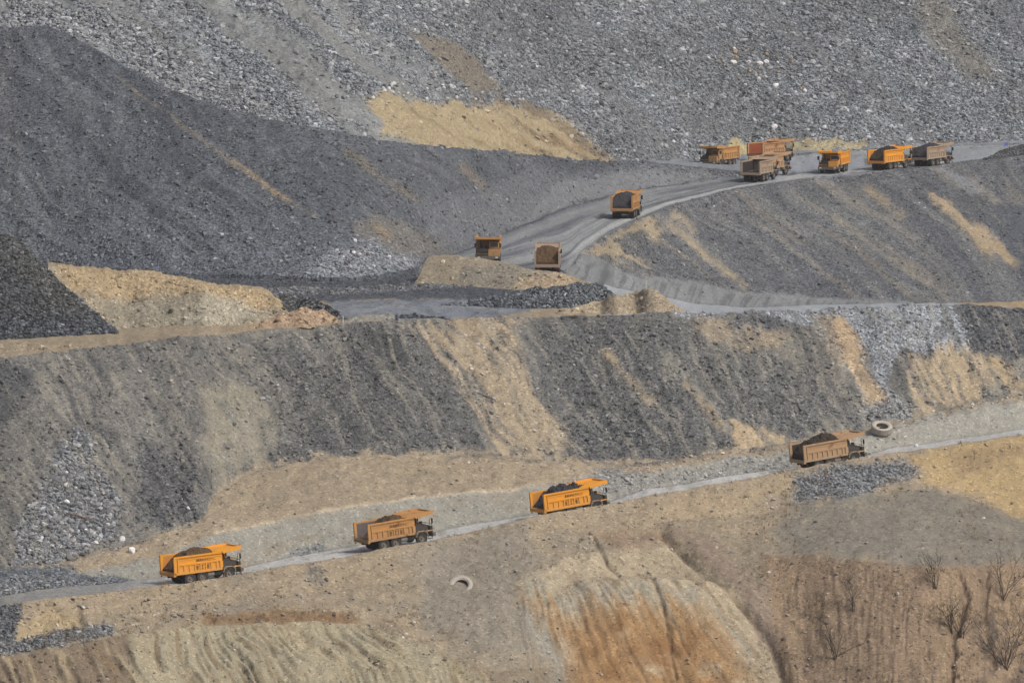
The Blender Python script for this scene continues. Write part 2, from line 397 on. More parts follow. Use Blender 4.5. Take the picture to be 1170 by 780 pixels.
# --- relief
isroad = between('Rb', 'R2') | between('Gb', 'G3')
iscut = between('N1', 'N2')
amp = np.zeros(Yg.shape)
def setamp(a, b, v): amp[between(a, b)] = v
setamp('N0', 'N1', .5); setamp('N1', 'N2', .45); setamp('N2', 'N3', .45); setamp('N3', 'R1', .40); setamp('R1', 'Rb', .12); setamp('Rb', 'R2', .04)
setamp('R2', 'B1', .30); setamp('B1', 'B2', .45); setamp('B2', 'C1', .55); setamp('C1', 'G1', .12); setamp('G1', 'G2', .45); setamp('Gb', 'G3', .07)
setamp('G2', 'Gb', .2); setamp('G3', 'G4', .50); setamp('G4', 'G5', .4); setamp('G5', 'H1', .2); setamp('H1', 'H2', 1.0); setamp('H2', 'H4', 1.0)
amp = gsm(gsm(amp, 4, 0), 3, 1)
big = fbm3(XG / 9, Yg / 12, zg / 7, 4, 31); fine = fbm3(XG / 1.6, Yg / 2.5, zg / 1.4, 3, 47)
mid = fbm3(XG / 3.4, Yg / 5, zg / 2.4, 4, 53, .6)
dz = amp * (big + 0.45 * fine + .75 * mid)
inb = between('B2', 'C1')
st55 = streak(PX, PYg, 57, 16, 150, 4, 61); st40 = streak(PX, PYg, 40, 9, 170, 4, 71)
dz += np.where(inb, 0.30 * st55, 0) + np.where(between('G1', 'G2') | between('G3', 'G4'), 0.17 * st40, 0) + np.where(between('H1', 'H2'), 0.5 * streak(PX, PYg, 38, 22, 300, 4, 81), 0)
# gullies: bluff at the right, fluted orange cut, ribs of the front knoll
xw = PX + 10 * fbm2(PX / 60, PYg / 60, 3, 91)
gl = 1 - np.abs(fbm2(xw / 15, PYg / 140, 3, 92)) * 2.2
gl2 = 1 - np.abs(fbm2(xw / 5.5, PYg / 60, 2, 93)) * 2
bluff = sstep(870, 905, PX) * (SEG <= LI['N1']) * sstep(636, 665, PYg) * (SEG >= LI['N0'])
cut = sstep(585, 610, PX) * (1 - sstep(870, 890, PX)) * sstep(650, 690, PYg) * (SEG <= LI['N1']) * (SEG >= LI['N0'])
th = np.arctan2(PYg - 470, PX - 560); rr_ = np.hypot(PYg - 470, PX - 560)
fan = 1 - np.abs(fbm2(th * 26 + .4 * fbm2(PX / 30, PYg / 30, 3, 96), rr_ / 170, 4, 97)) * 2.6
knoll = (1 - sstep(500, 560, PX)) * (SEG == LI['N0'])
kn = 1 - np.abs(streak(PX, PYg, 58, 13, 90, 3, 95)) * 2.4
dz -= bluff * (0.15 * np.clip(gl, -.3, 1) ** 2 * np.clip(.6 + 1.2 * fbm2(PX / 50, PYg / 40, 3, 94), 0, 1.4) + 0.09 * gl2) + cut * (0.0 * np.clip(gl, 0, 1) + 0.24 * np.clip(fan, -.2, 1) - 3.0 * np.exp(-((PX - 745) / 100) ** 2 - ((PYg - 690) / 60) ** 2)) + knoll * 0.6 * np.clip(kn, 0, 1) * sstep(0, 18, PYg - np.interp(PX, pxs, pN1))
def gully(pts, wpx, a, segs=('N0', 'R1')):
    global dz
    d = line_d(PX + 3 * fbm2(PX / 12, PYg / 12, 3, 7), PYg, pts); dz = dz - np.where(between(*segs), a * np.exp(-(d / wpx) ** 2), 0)
gully([(757, 612), (828, 677), (880, 735), (897, 785)], 4, 0.6)
gully([(770, 606), (845, 668), (890, 722), (915, 790)], 9, -0.4)
gully([(678, 615), (695, 646), (745, 686), (760, 720), (772, 775)], 2.5, 0.35)
gully([(1095, 655), (1104, 680), (1090, 725), (1085, 790)], 4, 0.9)
gully([(1128, 650), (1123, 705), (1135, 760)], 4, 0.7)
gully([(1075, 735), (1090, 745)], 5, .8)
gully([(55, 690), (80, 712)], 6, .5); gully([(88, 700), (95, 715)], 4, .6)
dz += 1.8 * np.exp(-((PX - 400) / 130) ** 2 - ((PYg - 765) / 34) ** 2) * (SEG == LI['N0'])
fr0 = (PYg - np.interp(PX, pxs, pG3)) / np.maximum(np.interp(PX, pxs, pG2 - pG3), 2)
rut = fbm2(fr0 * 26 + .6 * fbm2(PX / 40, PYg / 40, 2, 3), PX / 90, 2, 262)
dz += np.where(between('Gb', 'G3'), .16 * rut + .07 * mid + .5 * np.exp(-(fr0 / .06) ** 2), 0) + np.where(between('Rb', 'R2'), .12 * fbm2(PX / 120, PYg / 2.5, 3, 263), 0)
zd = zd + dz
Yd = Yd - 0.35 * dz * np.where(isroad, 0, 1)
XD = X(PX, PY(Yd, zd), Yd)

# --- colour and rockiness, painted as patches of different earth, one shadow, one highlight
C = np.zeros(Yg.shape + (3,)); RK = np.zeros(Yg.shape)
warp = 8 * fbm2(PX / 26, PYg / 22, 4, 101) + 4.5 * fbm2(PX / 6, PYg / 6, 3, 102)
def base(a, b, rgb, rock):
    m = between(a, b); C[m] = lin(rgb); RK[m] = rock
def paint(segs, pts, rgb, rock=None, feather=5, k=1.0, st=None, wamp=1.0):
    P = np.array(pts, float); b0 = P.min(0) - 25; b1 = P.max(0) + 25
    m = between(*segs) & (PX > b0[0]) & (PX < b1[0]) & (PYg > b0[1]) & (PYg < b1[1])
    if not m.any(): return
    x, y = PX[m], PYg[m]; d = poly_sd(x, y, pts) + warp[m] * wamp
    if st is not None:
        d = d + st[2] * streak(x, y, st[0], st[1], st[1] * 14, 3, int(P[0, 0]) % 97)
    f = sstep(-feather, feather, d) * k
    C[m] = C[m] * (1 - f[:, None]) + lin(rgb) * f[:, None]
    if rock is not None: RK[m] = RK[m] * (1 - f) + rock * f
def line(segs, pts, wpx, rgb, rock=None, k=1.0):
    P = np.array(pts, float); b0 = P.min(0) - 20; b1 = P.max(0) + 20
    m = between(*segs) & (PX > b0[0]) & (PX < b1[0]) & (PYg > b0[1]) & (PYg < b1[1])
    d = line_d(PX[m] + warp[m] * .5, PYg[m], pts); f = k * np.exp(-(d / wpx) ** 2) * np.clip(0.75 + 0.8 * fbm2(PX[m] / 14, PYg[m] / 14, 3, 5), 0, 1)
    C[m] = C[m] * (1 - f[:, None]) + lin(rgb) * f[:, None]
    if rock is not None: RK[m] = RK[m] * (1 - f) + rock * f
def tint(segs, f, rgb, rock=None):
    m = between(*segs); f = np.clip(f[m], 0, 1); C[m] = C[m] * (1 - f[:, None]) + lin(rgb) * f[:, None]
    if rock is not None: RK[m] = RK[m] * (1 - f) + rock * f

TAN = (157, 139, 113); CLAY = (148, 141, 127); ORG = (170, 139, 94); DARK = (82, 83, 86)
# near slope
base('N00', 'N1', (132, 118, 97), 0.05); base('N1', 'N3', (148, 132, 108), 0.06); base('N3', 'Rb', (154, 136, 110), 0.08)
tint(('N1', 'R1'), sstep(-.1, .5, fbm2(PX / 70, PYg / 30, 4, 201)) * .7, (138, 127, 109))
tint(('N1', 'R1'), sstep(.15, .5, fbm2(PX / 22, PYg / 12, 4, 202)) * .5, (166, 146, 116))
paint(('N0', 'R1'), [(505, 615), (600, 598), (622, 640), (590, 665), (640, 740), (640, 758), (560, 745), (480, 715), (480, 640)], (139, 128, 111), .04, 10)
# knoll and bottom left
paint(('N0', 'N1'), [(-450, 700), (140, 700), (150, 790), (140, 900), (-450, 900)], (124, 107, 87), .08, 12)
paint(('N0', 'N1'), [(150, 690), (420, 690), (560, 790), (540, 900), (150, 900)], (156, 144, 117), .05, 8)
tint(('N0', 'N1'), (PX < 560) * sstep(.0, .5, streak(PX, PYg, 58, 9, 80, 3, 95)) * .5, (168, 150, 116))
tint(('N0', 'N1'), (PX < 560) * sstep(.15, .5, streak(PX, PYg, 58, 7, 70, 3, 99)) * .6, (120, 100, 70))
paint(('N1', 'N3'), [(232, 703), (300, 700), (400, 700), (414, 708), (400, 714), (300, 714), (232, 712)], (134, 106, 76), .02, 5, .95, wamp=.35)
paint(('N1', 'R1'), [(0, 690), (22, 690), (30, 706), (26, 722), (8, 738), (-30, 740), (-30, 690)], (96, 97, 99), 1, 6)
paint(('N0', 'R1'), [(28, 728), (70, 716), (125, 714), (128, 722), (95, 731), (20, 748), (-40, 750), (-40, 742)], (112, 112, 110), .95, 6)
paint(('N1', 'R1'), [(20, 708), (60, 695), (95, 700), (90, 715), (40, 722), (22, 728)], (166, 145, 108), .05, 4)
# orange cut bank
paint(('N0', 'N3'), [(590, 668), (640, 640), (720, 626), (765, 612), (835, 672), (885, 735), (900, 800), (700, 800), (648, 757), (640, 735)], (166, 149, 121), .03, 4)
stv = fbm2(th * 34, rr_ / 120, 4, 205)
cb = poly_sd(PX, PYg + 24 * stv + 12 * fbm2(PX / 60, PYg / 60, 2, 3), [(592, 676), (640, 690), (670, 700), (760, 712), (800, 716), (840, 745), (880, 790), (880, 860), (650, 860), (645, 745)])
tint(('N0', 'N3'), sstep(-14, 26, cb) * .9, (156, 118, 72), .02)
tint(('N0', 'N3'), sstep(0, 26, cb) * sstep(-.1, .4, fbm2(PX / 26, PYg / 22, 3, 77)) * .75, (132, 95, 56))
tint(('N0', 'N3'), sstep(0, 16, cb) * sstep(.15, .5, fbm2(PX / 34, PYg / 16, 3, 79)) * .6, (172, 154, 124))
tint(('N0', 'N3'), sstep(600, 640, PX) * sstep(640, 680, PYg) * (1 - sstep(870, 900, PX)) * sstep(.1, .45, fbm2(th * 60, rr_ / 80, 3, 206)) * .4, (116, 92, 66))
tint(('N0', 'N3'), sstep(-22, -8, cb) * sstep(4, -8, cb) * (PX > 600) * (PX < 860) * .5, (150, 146, 132))
paint(('N0', 'N3'), [(765, 606), (810, 612), (880, 680), (918, 770), (925, 820), (900, 820), (893, 770), (850, 690)], (140, 122, 103), .05, 5)
line(('N0', 'R1'), [(757, 612), (828, 677), (880, 735), (897, 785)], 2.5, (104, 90, 74), k=.6)
line(('N0', 'R1'), [(678, 615), (695, 646), (745, 686), (760, 720), (772, 775)], 1.6, (96, 78, 60), k=.8)
paint(('N1', 'R1'), [(680, 610), (760, 605), (770, 620), (700, 628)], (140, 116, 92), .05, 9, .7)
# bluff and grey shelf at the right
paint(('N0', 'N2'), [(872, 634), (1640, 620), (1640, 900), (915, 900), (890, 740)], (142, 119, 94), .14, 8)
tint(('N0', 'N2'), bluff * sstep(-.2, .5, streak(PX, PYg, 90, 7, 110, 4, 207)) * .12, (118, 101, 82))
tint(('N0', 'N2'), bluff * sstep(.1, .5, streak(PX, PYg, 88, 10, 90, 4, 209)) * .4, (160, 137, 103))
tint(('N0', 'N2'), sstep(1090, 1130, PX) * sstep(660, 700, PYg) * sstep(-.1, .4, fbm2(PX / 9, PYg / 12, 3, 211)) * .8, (97, 84, 72), .25)
paint(('N1', 'R1'), [(880, 605), (905, 580), (950, 568), (1000, 561), (1060, 558), (1120, 574), (1180, 592), (1640, 640), (1640, 690), (1170, 640), (1080, 646), (1000, 640), (900, 630)], (131, 122, 107), .07, 9, .92)
tint(('N2', 'N3'), sstep(880, 920, PX) * sstep(0, .5, streak(PX, PYg, 25, 9, 90, 4, 213)) * .6, (146, 133, 112))
tint(('N2', 'N3'), sstep(1000, 1060, PX) * sstep(-.1, .4, fbm2(PX / 40, PYg / 14, 4, 214)) * .45, (112, 102, 92))
paint(('N2', 'R1'), [(1035, 522), (1110, 507), (1180, 497), (1640, 420), (1640, 660), (1170, 588), (1120, 570), (1058, 553)], (170, 144, 100), .06, 4)
paint(('N3', 'R1'), [(1085, 520), (1170, 508), (1170, 520), (1100, 545)], (152, 128, 92), .1, 6)
paint(('N2', 'R1'), [(905, 546), (960, 531), (1035, 524), (1052, 540), (1030, 550), (950, 570), (907, 573)], (116, 118, 121), .85, 8, .9)
paint(('N3', 'R1'), [(830, 585), (905, 560), (905, 545), (760, 575), (740, 595)], (160, 140, 110), .05, 6)
paint(('N3', 'R1'), [(350, 645), (362, 642), (370, 650), (366, 664), (354, 662)], (112, 107, 98), .5, 6, k=.6)
# near haul road
base('Rb', 'R2', (190, 183, 174), 0.05); tint(('R1', 'Rb'), np.full(Yg.shape, .55), (160, 152, 138))
tint(('Rb', 'R2'), (SEG == LI['Rb']) * (1 - sstep(130, 210, PX)) * .8, (122, 120, 116))
tint(('Rb', 'R2'), sstep(.1, .5, fbm2(PX / 9, (SEG + 0.0) * 0 + PYg / 3, 4, 218)) * .6, (156, 144, 124), .15)
tint(('R1', 'Rb'), sstep(0, .4, fbm2(PX / 7, PYg / 4, 3, 219)) * .6, (148, 130, 106), .2)
# bank above it
base('R2', 'B1', CLAY, .03); base('B1', 'B2', TAN, .08)
tint(('R2', 'B2'), sstep(0, .5, fbm2(PX / 40, PYg / 14, 4, 221)) * .5, (142, 128, 106))
tint(('B1', 'B2'), sstep(.0, .5, fbm2(PX / 18, PYg / 12, 4, 223)) * .4, (172, 152, 122))
paint(('R2', 'B2'), [(-450, 700), (-450, 640), (0, 645), (70, 644), (92, 655), (165, 665), (110, 674), (0, 690)], (103, 105, 108), .5, 4)
paint(('R2', 'B2'), [(-30, 662), (60, 660), (140, 668), (60, 680), (-30, 688)], (120, 121, 122), .9, 4)
paint(('R2', 'B1'), [(320, 632), (340, 625), (365, 622), (372, 632), (345, 638)], (126, 126, 124), .7, 5, .8)
paint(('R2', 'B2'), [(690, 535), (760, 540), (860, 525), (905, 516), (905, 540), (840, 548), (720, 565), (640, 552)], (140, 135, 126), .35, 8)
paint(('R2', 'B2'), [(930, 505), (1000, 488), (1100, 466), (1640, 380), (1640, 440), (1170, 497), (1000, 522)], (154, 147, 133), .05, 4)
line(('R2', 'B2'), [(250, 608), (400, 578), (520, 564), (610, 557)], 2.2, (186, 168, 140), k=.9)  # highlight on the bank's crest, painted as a pale line
# bench face
base('B2', 'C1', (105, 100, 93), .45)
nb = fbm2(PX / 60, PYg / 60, 4, 231)
tint(('B2', 'C1'), sstep(-.05, .45, st55 + .5 * nb) * .75, (126, 119, 106), .2)
tint(('B2', 'C1'), sstep(.1, .5, streak(PX, PYg, 60, 11, 70, 4, 233) - .3 * nb) * .75, (74, 73, 73), .5)
paint(('B2', 'C1'), [(232, 445), (270, 432), (312, 450), (322, 500), (296, 532), (250, 545), (238, 500)], (132, 124, 107), .12, 12, .9, (60, 8, 14))
paint(('B2', 'C1'), [(120, 420), (165, 420), (200, 560), (170, 610), (140, 520)], (120, 114, 104), .25, 10, .7)
paint(('B2', 'C1'), [(160, 500), (215, 530), (238, 590), (190, 608), (150, 600)], (88, 87, 86), .7, 9)
paint(('B2', 'C1'), [(-20, 415), (45, 415), (40, 445), (15, 475), (-20, 490)], (80, 79, 78), .5, 9)
paint(('B2', 'C1'), [(70, 500), (95, 480), (110, 530), (140, 580), (130, 612), (60, 645), (15, 645), (22, 600), (40, 560)], (108, 109, 111), 1.0, 5)
DK = (86, 85, 84)
paint(('B2', 'C1'), [(405, 372), (478, 370), (520, 440), (570, 515), (540, 520), (300, 534), (325, 505), (330, 450), (290, 400), (330, 385), (380, 410)], DK, .7, 12, .7, (57, 8, 22))
paint(('B2', 'C1'), [(420, 380), (460, 380), (470, 410), (440, 430)], (66, 65, 64), .5, 6, .8)
paint(('B2', 'C1'), [(605, 366), (780, 362), (870, 395), (930, 430), (1000, 480), (900, 500), (840, 505), (760, 532), (660, 520), (650, 480)], (94, 93, 91), .75, 12, .75, (52, 8, 22))
paint(('B2', 'C1'), [(478, 370), (545, 362), (590, 375), (608, 420), (640, 470), (662, 512), (610, 522), (572, 517), (548, 470), (510, 410)], (156, 138, 111), .15, 8, .92, (55, 6, 20))
paint(('B2', 'C1'), [(585, 378), (602, 376), (640, 450), (645, 480), (620, 455)], (96, 95, 93), .3, 4, .8)
line(('B2', 'C1'), [(690, 402), (715, 432), (745, 460)], 6, (150, 132, 104), .15)
line(('B2', 'C1'), [(770, 410), (800, 450), (830, 490)], 7, (128, 122, 110), .2)
line(('B2', 'C1'), [(785, 440), (825, 490)], 5, (152, 134, 106), .15)
line(('B2', 'C1'), [(400, 385), (520, 505)], 5, (118, 112, 100), .4, .5)
paint(('B2', 'C1'), [(790, 362), (870, 372), (900, 385), (885, 398), (840, 400), (810, 395)], (142, 127, 104), .3, 6, .8)
paint(('B2', 'C1'), [(838, 482), (875, 488), (905, 505), (900, 516), (842, 520)], (164, 142, 110), .1, 5)
GV = (136, 138, 141)
paint(('B2', 'C1'), [(770, 352), (930, 348), (1110, 342), (1110, 408), (1035, 402), (1010, 440), (1040, 470), (1005, 480), (965, 420), (930, 372), (860, 362), (770, 362)], GV, .75, 4)
paint(('B2', 'C1'), [(835, 360), (880, 360), (905, 372), (880, 376), (840, 374)], (86, 87, 90), .6, 3)
paint(('B2', 'C1'), [(930, 362), (965, 360), (985, 395), (1000, 430), (1018, 472), (1000, 478), (978, 435), (945, 398)], (164, 138, 102), .2, 7, .9, (58, 5, 12))
paint(('B2', 'C1'), [(1035, 402), (1108, 405), (1128, 440), (1110, 462), (1050, 482), (1040, 445)], (162, 142, 111), .15, 8, .9, (70, 6, 16))
paint(('B2', 'C1'), [(1130, 408), (1142, 410), (1168, 445), (1150, 450)], (160, 138, 104), .15, 5, .9)
paint(('B2', 'C1'), [(1095, 352), (1110, 346), (1640, 340), (1640, 420), (1170, 412), (1110, 402)], (84, 84, 86), .8, 4)
paint(('B2', 'C1'), [(980, 470), (1030, 455), (1050, 480), (1000, 495)], (126, 124, 120), .8, 5)
toe = PYg - np.interp(PX, pxs, pB2)
tint(('B2', 'C1'), sstep(-7, 0, toe + 11 * fbm2(PX / 20, PYg / 13, 4, 226)) * .85 * sstep(150, 240, PX), (150, 134, 110), .12)
tint(('B1', 'B2'), sstep(5, -3, toe + 9 * fbm2(PX / 16, PYg / 10, 4, 227)) * .7, (112, 107, 99), .4)
tint(('B2', 'C1'), sstep(.12, .42, streak(PX, PYg, 56, 5, 60, 4, 228)) * .6, (104, 101, 96), .6)
tint(('B2', 'C1'), sstep(.2, .5, fbm2(PX / 11, PYg / 16, 4, 229)) * .45, (80, 79, 77), .6)
tint(('B2', 'C1'), sstep(.15, .45, streak(PX, PYg, 60, 4, 50, 4, 230)) * .5, (138, 129, 112), .2)
# plateau
base('C1', 'G1', (150, 133, 108), .1)
paint(('C1', 'G1'), [(375, 343), (600, 341), (640, 347), (560, 362), (440, 366), (390, 362)], (120, 122, 127), .05, 2, wamp=.3)
paint(('C1', 'G2'), [(300, 318), (480, 318), (700, 318), (680, 345), (600, 341), (375, 343), (200, 332)], (86, 88, 92), .6, 2, wamp=.4)
tint(('C1', 'G2'), sstep(385, 410, PX) * (1 - sstep(560, 610, PX)) * sstep(340, 344, PYg) * sstep(.0, .4, streak(PX, PYg, 2, 1.6, 90, 3, 241)) * .6, (146, 145, 142))
tint(('C1', 'G2'), sstep(365, 400, PX) * (1 - sstep(560, 620, PX)) * sstep(338, 344, PYg) * sstep(.05, .4, fbm2(PX / 14, PYg / 3, 4, 242)) * .55, (98, 98, 99), .5)
base('G1', 'G2', (96, 96, 98), .8)
m_ = between('C1', 'G1') & (PX > 690); C[m_] = lin((158, 158, 158)); RK[m_] = .05
paint(('C1', 'G1'), [(1090, 352), (1640, 352), (1640, 335), (1180, 338), (1100, 342)], (165, 140, 104), .2, 3)
paint(('C1', 'G2'), [(0, 290), (470, 290), (480, 327), (300, 327), (0, 322)], (84, 86, 90), .7, 3)
# face below the haul road
tint(('G1', 'G2'), sstep(-.05, .4, st40) * .7 * sstep(640, 700, PX), (114, 112, 108), .6)
tint(('G1', 'G2'), sstep(.1, .45, streak(PX, PYg, 40, 7, 120, 4, 243)) * .5 * sstep(640, 700, PX), (78, 79, 82), .8)
tint(('G1', 'G2'), sstep(.18, .5, streak(PX, PYg, 41, 8, 130, 3, 247)) * .35 * sstep(640, 700, PX), (138, 124, 102), .3)
paint(('G1', 'G2'), [(668, 290), (700, 266), (740, 246), (760, 262), (735, 285), (745, 305), (715, 300), (690, 292)], (154, 137, 108), .15, 6, .85, (40, 5, 9))
paint(('G1', 'G2'), [(700, 272), (735, 262), (755, 290), (735, 298), (712, 290)], (92, 93, 95), .9, 4, .9, (40, 5, 4))
line(('G1', 'G2'), [(765, 258), (800, 285), (850, 325)], 5, (146, 132, 108), .1)
line(('G1', 'G2'), [(770, 245), (790, 262)], 7, (140, 128, 108), .2)
line(('G1', 'G2'), [(955, 250), (1010, 290), (1060, 325)], 4, (132, 122, 105), .3, .8)
line(('G1', 'G2'), [(990, 215), (1030, 245)], 6, (140, 124, 98), .3, .8)
paint(('G1', 'G2'), [(1066, 224), (1086, 230), (1120, 262), (1168, 300), (1150, 303), (1112, 275)], (158, 137, 105), .2, 6, .9, (40, 5, 9))
line(('G1', 'G2'), [(1110, 208), (1150, 240)], 6, (130, 122, 108), .3, .7)
paint(('G1', 'G2'), [(1060, 192), (1085, 190), (1120, 215), (1110, 222)], (126, 126, 126), .4, 6, .7)
paint(('G1', 'G2'), [(1140, 235), (1640, 235), (1640, 330), (1175, 320)], (84, 86, 91), .6, 8)
# its trimmed foot
paint(('G1', 'G2'), [(655, 300), (668, 290), (690, 296), (720, 312), (790, 322), (850, 331), (930, 339), (1040, 345), (1040, 360), (640, 360), (640, 315)], (120, 119, 117), .06, 2.5, wamp=.3)
tint(('G1', 'G2'), sstep(0, .4, streak(PX, PYg, 110, 3.5, 30, 3, 251)) * sstep(1, 6, poly_sd(PX, PYg, [(655, 300), (690, 296), (720, 312), (790, 322), (850, 331), (930, 339), (1040, 345), (1040, 360), (640, 360)])) * .7, (88, 88, 88))
# haul road with wheel tracks
base('G2', 'G3', (101, 102, 106), .06)
fr = (PYg - np.interp(PX, pxs, pG3)) / np.maximum(np.interp(PX, pxs, pG2 - pG3), 2)
tr = fbm2(fr * 9 + .5 * fbm2(PX / 60, PYg * 0, 2, 3), PX / 140, 3, 261)
tint(('G2', 'G3'), sstep(.0, .45, tr) * .7, (156, 154, 149)); tint(('G2', 'G3'), sstep(.0, .35, -tr) * .8, (86, 87, 91)); tr2 = fbm2(fr * 26 + .6 * fbm2(PX / 40, PYg / 40, 2, 3), PX / 90, 2, 262); RK = np.where(between('Gb', 'G3'), .05 + .45 * sstep(.12, .0, fr) + .4 * sstep(.9, 1.0, fr), RK); tint(('G2', 'G3'), sstep(.1, .45, tr2) * .5, (146, 144, 140)); tint(('G2', 'G3'), sstep(.1, .45, -tr2) * .45, (84, 85, 88))
tint(('Gb', 'G3'), (sstep(.72, .8, fr) - sstep(.93, .98, fr)) * .9 * sstep(640, 665, PX), (166, 163, 156))
tint(('Gb', 'G3'), (sstep(.02, .1, fr) - sstep(.18, .26, fr)) * .5, (140, 139, 136))
paint(('Gb', 'G3'), [(905, 182), (985, 178), (985, 193), (940, 200), (900, 202), (870, 205)], (146, 147, 150), .03, 3)
paint(('Gb', 'G3'), [(1080, 172), (1180, 165), (1640, 150), (1640, 170), (1175, 176), (1080, 186)], (140, 140, 140), .03, 2, wamp=.2)
paint(('G2', 'G3'), [(-460, 250), (430, 250), (485, 300), (470, 345), (-460, 345)], (84, 86, 90), .6, 6)
base('G5', 'H1', (128, 129, 131), .15)
# dark dump at the left
base('G3', 'G5', (87, 89, 93), .62)
tint(('G3', 'G5'), sstep(0, .45, st40) * .55, (104, 104, 106), .45)
tint(('G3', 'G5'), sstep(.05, .45, streak(PX, PYg, 44, 14, 150, 4, 271)) * .55, (68, 70, 75), .4)
tint(('G3', 'G5'), sstep(200, 310, PYg) * .45 * (PX < 480), (112, 114, 119), .95)
tint(('G3', 'G5'), (1 - sstep(30, 130, PX)) * sstep(.0, .4, streak(PX, PYg, 75, 14, 120, 4, 273)) * .5, (104, 102, 100))
line(('G3', 'G4'), [(48, 50), (78, 100), (100, 120)], 5, (112, 112, 112), .2, .7)
line(('G3', 'G4'), [(20, 190), (35, 230), (55, 260)], 7, (112, 112, 112), .3, .7)
line(('G3', 'G4'), [(135, 88), (200, 135), (270, 190), (330, 230), (358, 246)], 2.2, (126, 112, 92), .4, .65)
line(('G3', 'G4'), [(268, 182), (330, 230)], 2.8, (140, 120, 92), .4, .75)
line(('G3', 'G4'), [(395, 172), (440, 205), (480, 232)], 5, (112, 103, 88), .6, .8)
line(('G3', 'G4'), [(528, 190), (545, 205), (560, 222)], 6, (126, 112, 94), .5, .7)
paint(('G3', 'G4'), [(400, 255), (430, 245), (470, 260), (520, 280), (500, 300), (440, 290)], (112, 105, 96), .5, 8, .8)
line(('G3', 'G4'), [(425, 252), (445, 272)], 5, (134, 116, 92), .4, .8)
paint(('G3', 'G4'), [(480, 235), (600, 200), (780, 190), (860, 200), (700, 228), (590, 262), (520, 296), (490, 270)], (104, 104, 106), .45, 10, .8)
paint(('G3', 'G4'), [(640, 205), (780, 196), (862, 200), (862, 206), (700, 228), (590, 262)], (112, 111, 111), .2, 5, .8)
paint(('G3', 'G4'), [(365, 285), (430, 275), (480, 300), (440, 316), (340, 322)], (128, 130, 134), 1.0, 6)
line(('G3', 'G4'), [(600, 258), (650, 236), (700, 224), (760, 213), (810, 206), (860, 203)], 2.6, (74, 74, 76), .4, .8)  # berm shadow painted as a dark line along the road's left edge
# far talus
base('H1', 'H4', (126, 129, 132), .88)
tint(('H1', 'H4'), sstep(-.1, .4, fbm2(PX / 120, PYg / 60, 4, 281)) * .5, (108, 109, 110))
st38 = streak(PX, PYg, 39, 16, 260, 4, 283)
tint(('H1', 'H4'), (1 - sstep(330, 470, PX - PYg * .9)) * sstep(-.18, .2, st38) * .95, (126, 124, 119), .15)
tint(('H1', 'H4'), (1 - sstep(300, 520, PX - PYg * .9)) * sstep(.1, .4, streak(PX, PYg, 39, 10, 200, 4, 287)) * .7, (140, 140, 139), .25)
tint(('H1', 'H4'), sstep(.12, .4, streak(PX, PYg, 50, 26, 200, 4, 289)) * .7 * sstep(480, 640, PX), (110, 110, 108), .4)
paint(('H1', 'H4'), [(-20, 10), (120, 10), (260, 90), (330, 135), (300, 140), (200, 105), (100, 50), (-20, 40)], (128, 130, 132), 1.0, 10, .8)
paint(('H1', 'H4'), [(472, 42), (505, 42), (545, 62), (572, 105), (545, 108), (505, 82)], (124, 112, 95), .25, 5, .85)
paint(('H1', 'H4'), [(418, 112), (445, 110), (500, 118), (560, 116), (600, 120), (645, 140), (705, 190), (560, 180), (480, 170), (440, 150)], (162, 144, 110), .12, 6, 1, (36, 5, 9))
tint(('H1', 'H4'), np.exp(-(np.minimum(poly_sd(PX, PYg, [(540, 112), (600, 120), (650, 140), (705, 188), (640, 182)]), 0) / 6) ** 2) * sstep(-.25, .3, streak(PX, PYg, 38, 6, 70, 3, 291)) * .9, (122, 106, 84), .3)
tint(('H1', 'H4'), sstep(4, 10, poly_sd(PX, PYg, [(418, 112), (500, 118), (600, 120), (645, 140), (705, 190), (560, 180), (440, 150)])) * sstep(.1, .4, streak(PX, PYg, 36, 5, 60, 3, 293)) * .7, (140, 117, 86))
paint(('H1', 'H4'), [(838, 160), (858, 158), (858, 186), (830, 186)], (168, 150, 108), .1, 2)
paint(('H1', 'H4'), [(900, 162), (940, 160), (990, 163), (1005, 172), (900, 176)], (160, 145, 108), .15, 2.5, .9)
paint(('H1', 'H4'), [(990, 164), (1180, 160), (1180, 170), (990, 176)], (112, 112, 112), .3, 3, .9)
paint(('H1', 'H4'), [(770, 95), (800, 130), (860, 140), (930, 150), (900, 160), (840, 155), (790, 150)], (106, 106, 105), .45, 12, .8)
paint(('H1', 'H4'), [(1025, -30), (1062, -30), (1100, 40), (1150, 90), (1110, 90), (1060, 40)], (122, 114, 101), .4, 8, .8, (45, 8, 6))
paint(('H1', 'H4'), [(1100, -30), (1180, -30), (1180, 60), (1140, 30)], (108, 109, 111), .6, 8, .7)
line(('H1', 'H4'), [(250, -5), (275, 18), (290, 28)], 3, (150, 148, 142), .1, .8)
mot = 1 + .14 * fbm2(PX / 8, PYg / 7, 4, 297) + .10 * fbm2(PX / 70, PYg / 50, 3, 299)
ALB = 1.0; DESAT = .20; CAST = np.array([.915, 1.0, 1.065])   # the rock here is a cool, slightly bluish grey
lum = C @ np.array([.2126, .7152, .0722])
soil = .3 * sstep(.22, .45, (C[..., 0] - C[..., 2]) / np.maximum(C[..., 0], 1e-4))[..., None]   # warm soil keeps its own hue
C = (C * (1 - DESAT) + lum[..., None] * DESAT) * (1 - soil) + C * soil
C = C * (CAST * (1 - soil) + np.array([.985, 1.0, 1.01]) * soil) * np.where(between('B2', 'C1'), 1.15, np.where(between('G3', 'G5'), 1.15, np.where(between('G1', 'G2'), 1.12, 1.0)))[..., None]
RK = RK * np.where(between('B2', 'C1'), .72, np.where(between('G3', 'G5') | between('G1', 'G2'), .75, 1.0))
C *= mot[..., None] * ALB
RK = np.clip(RK, 0, 1)

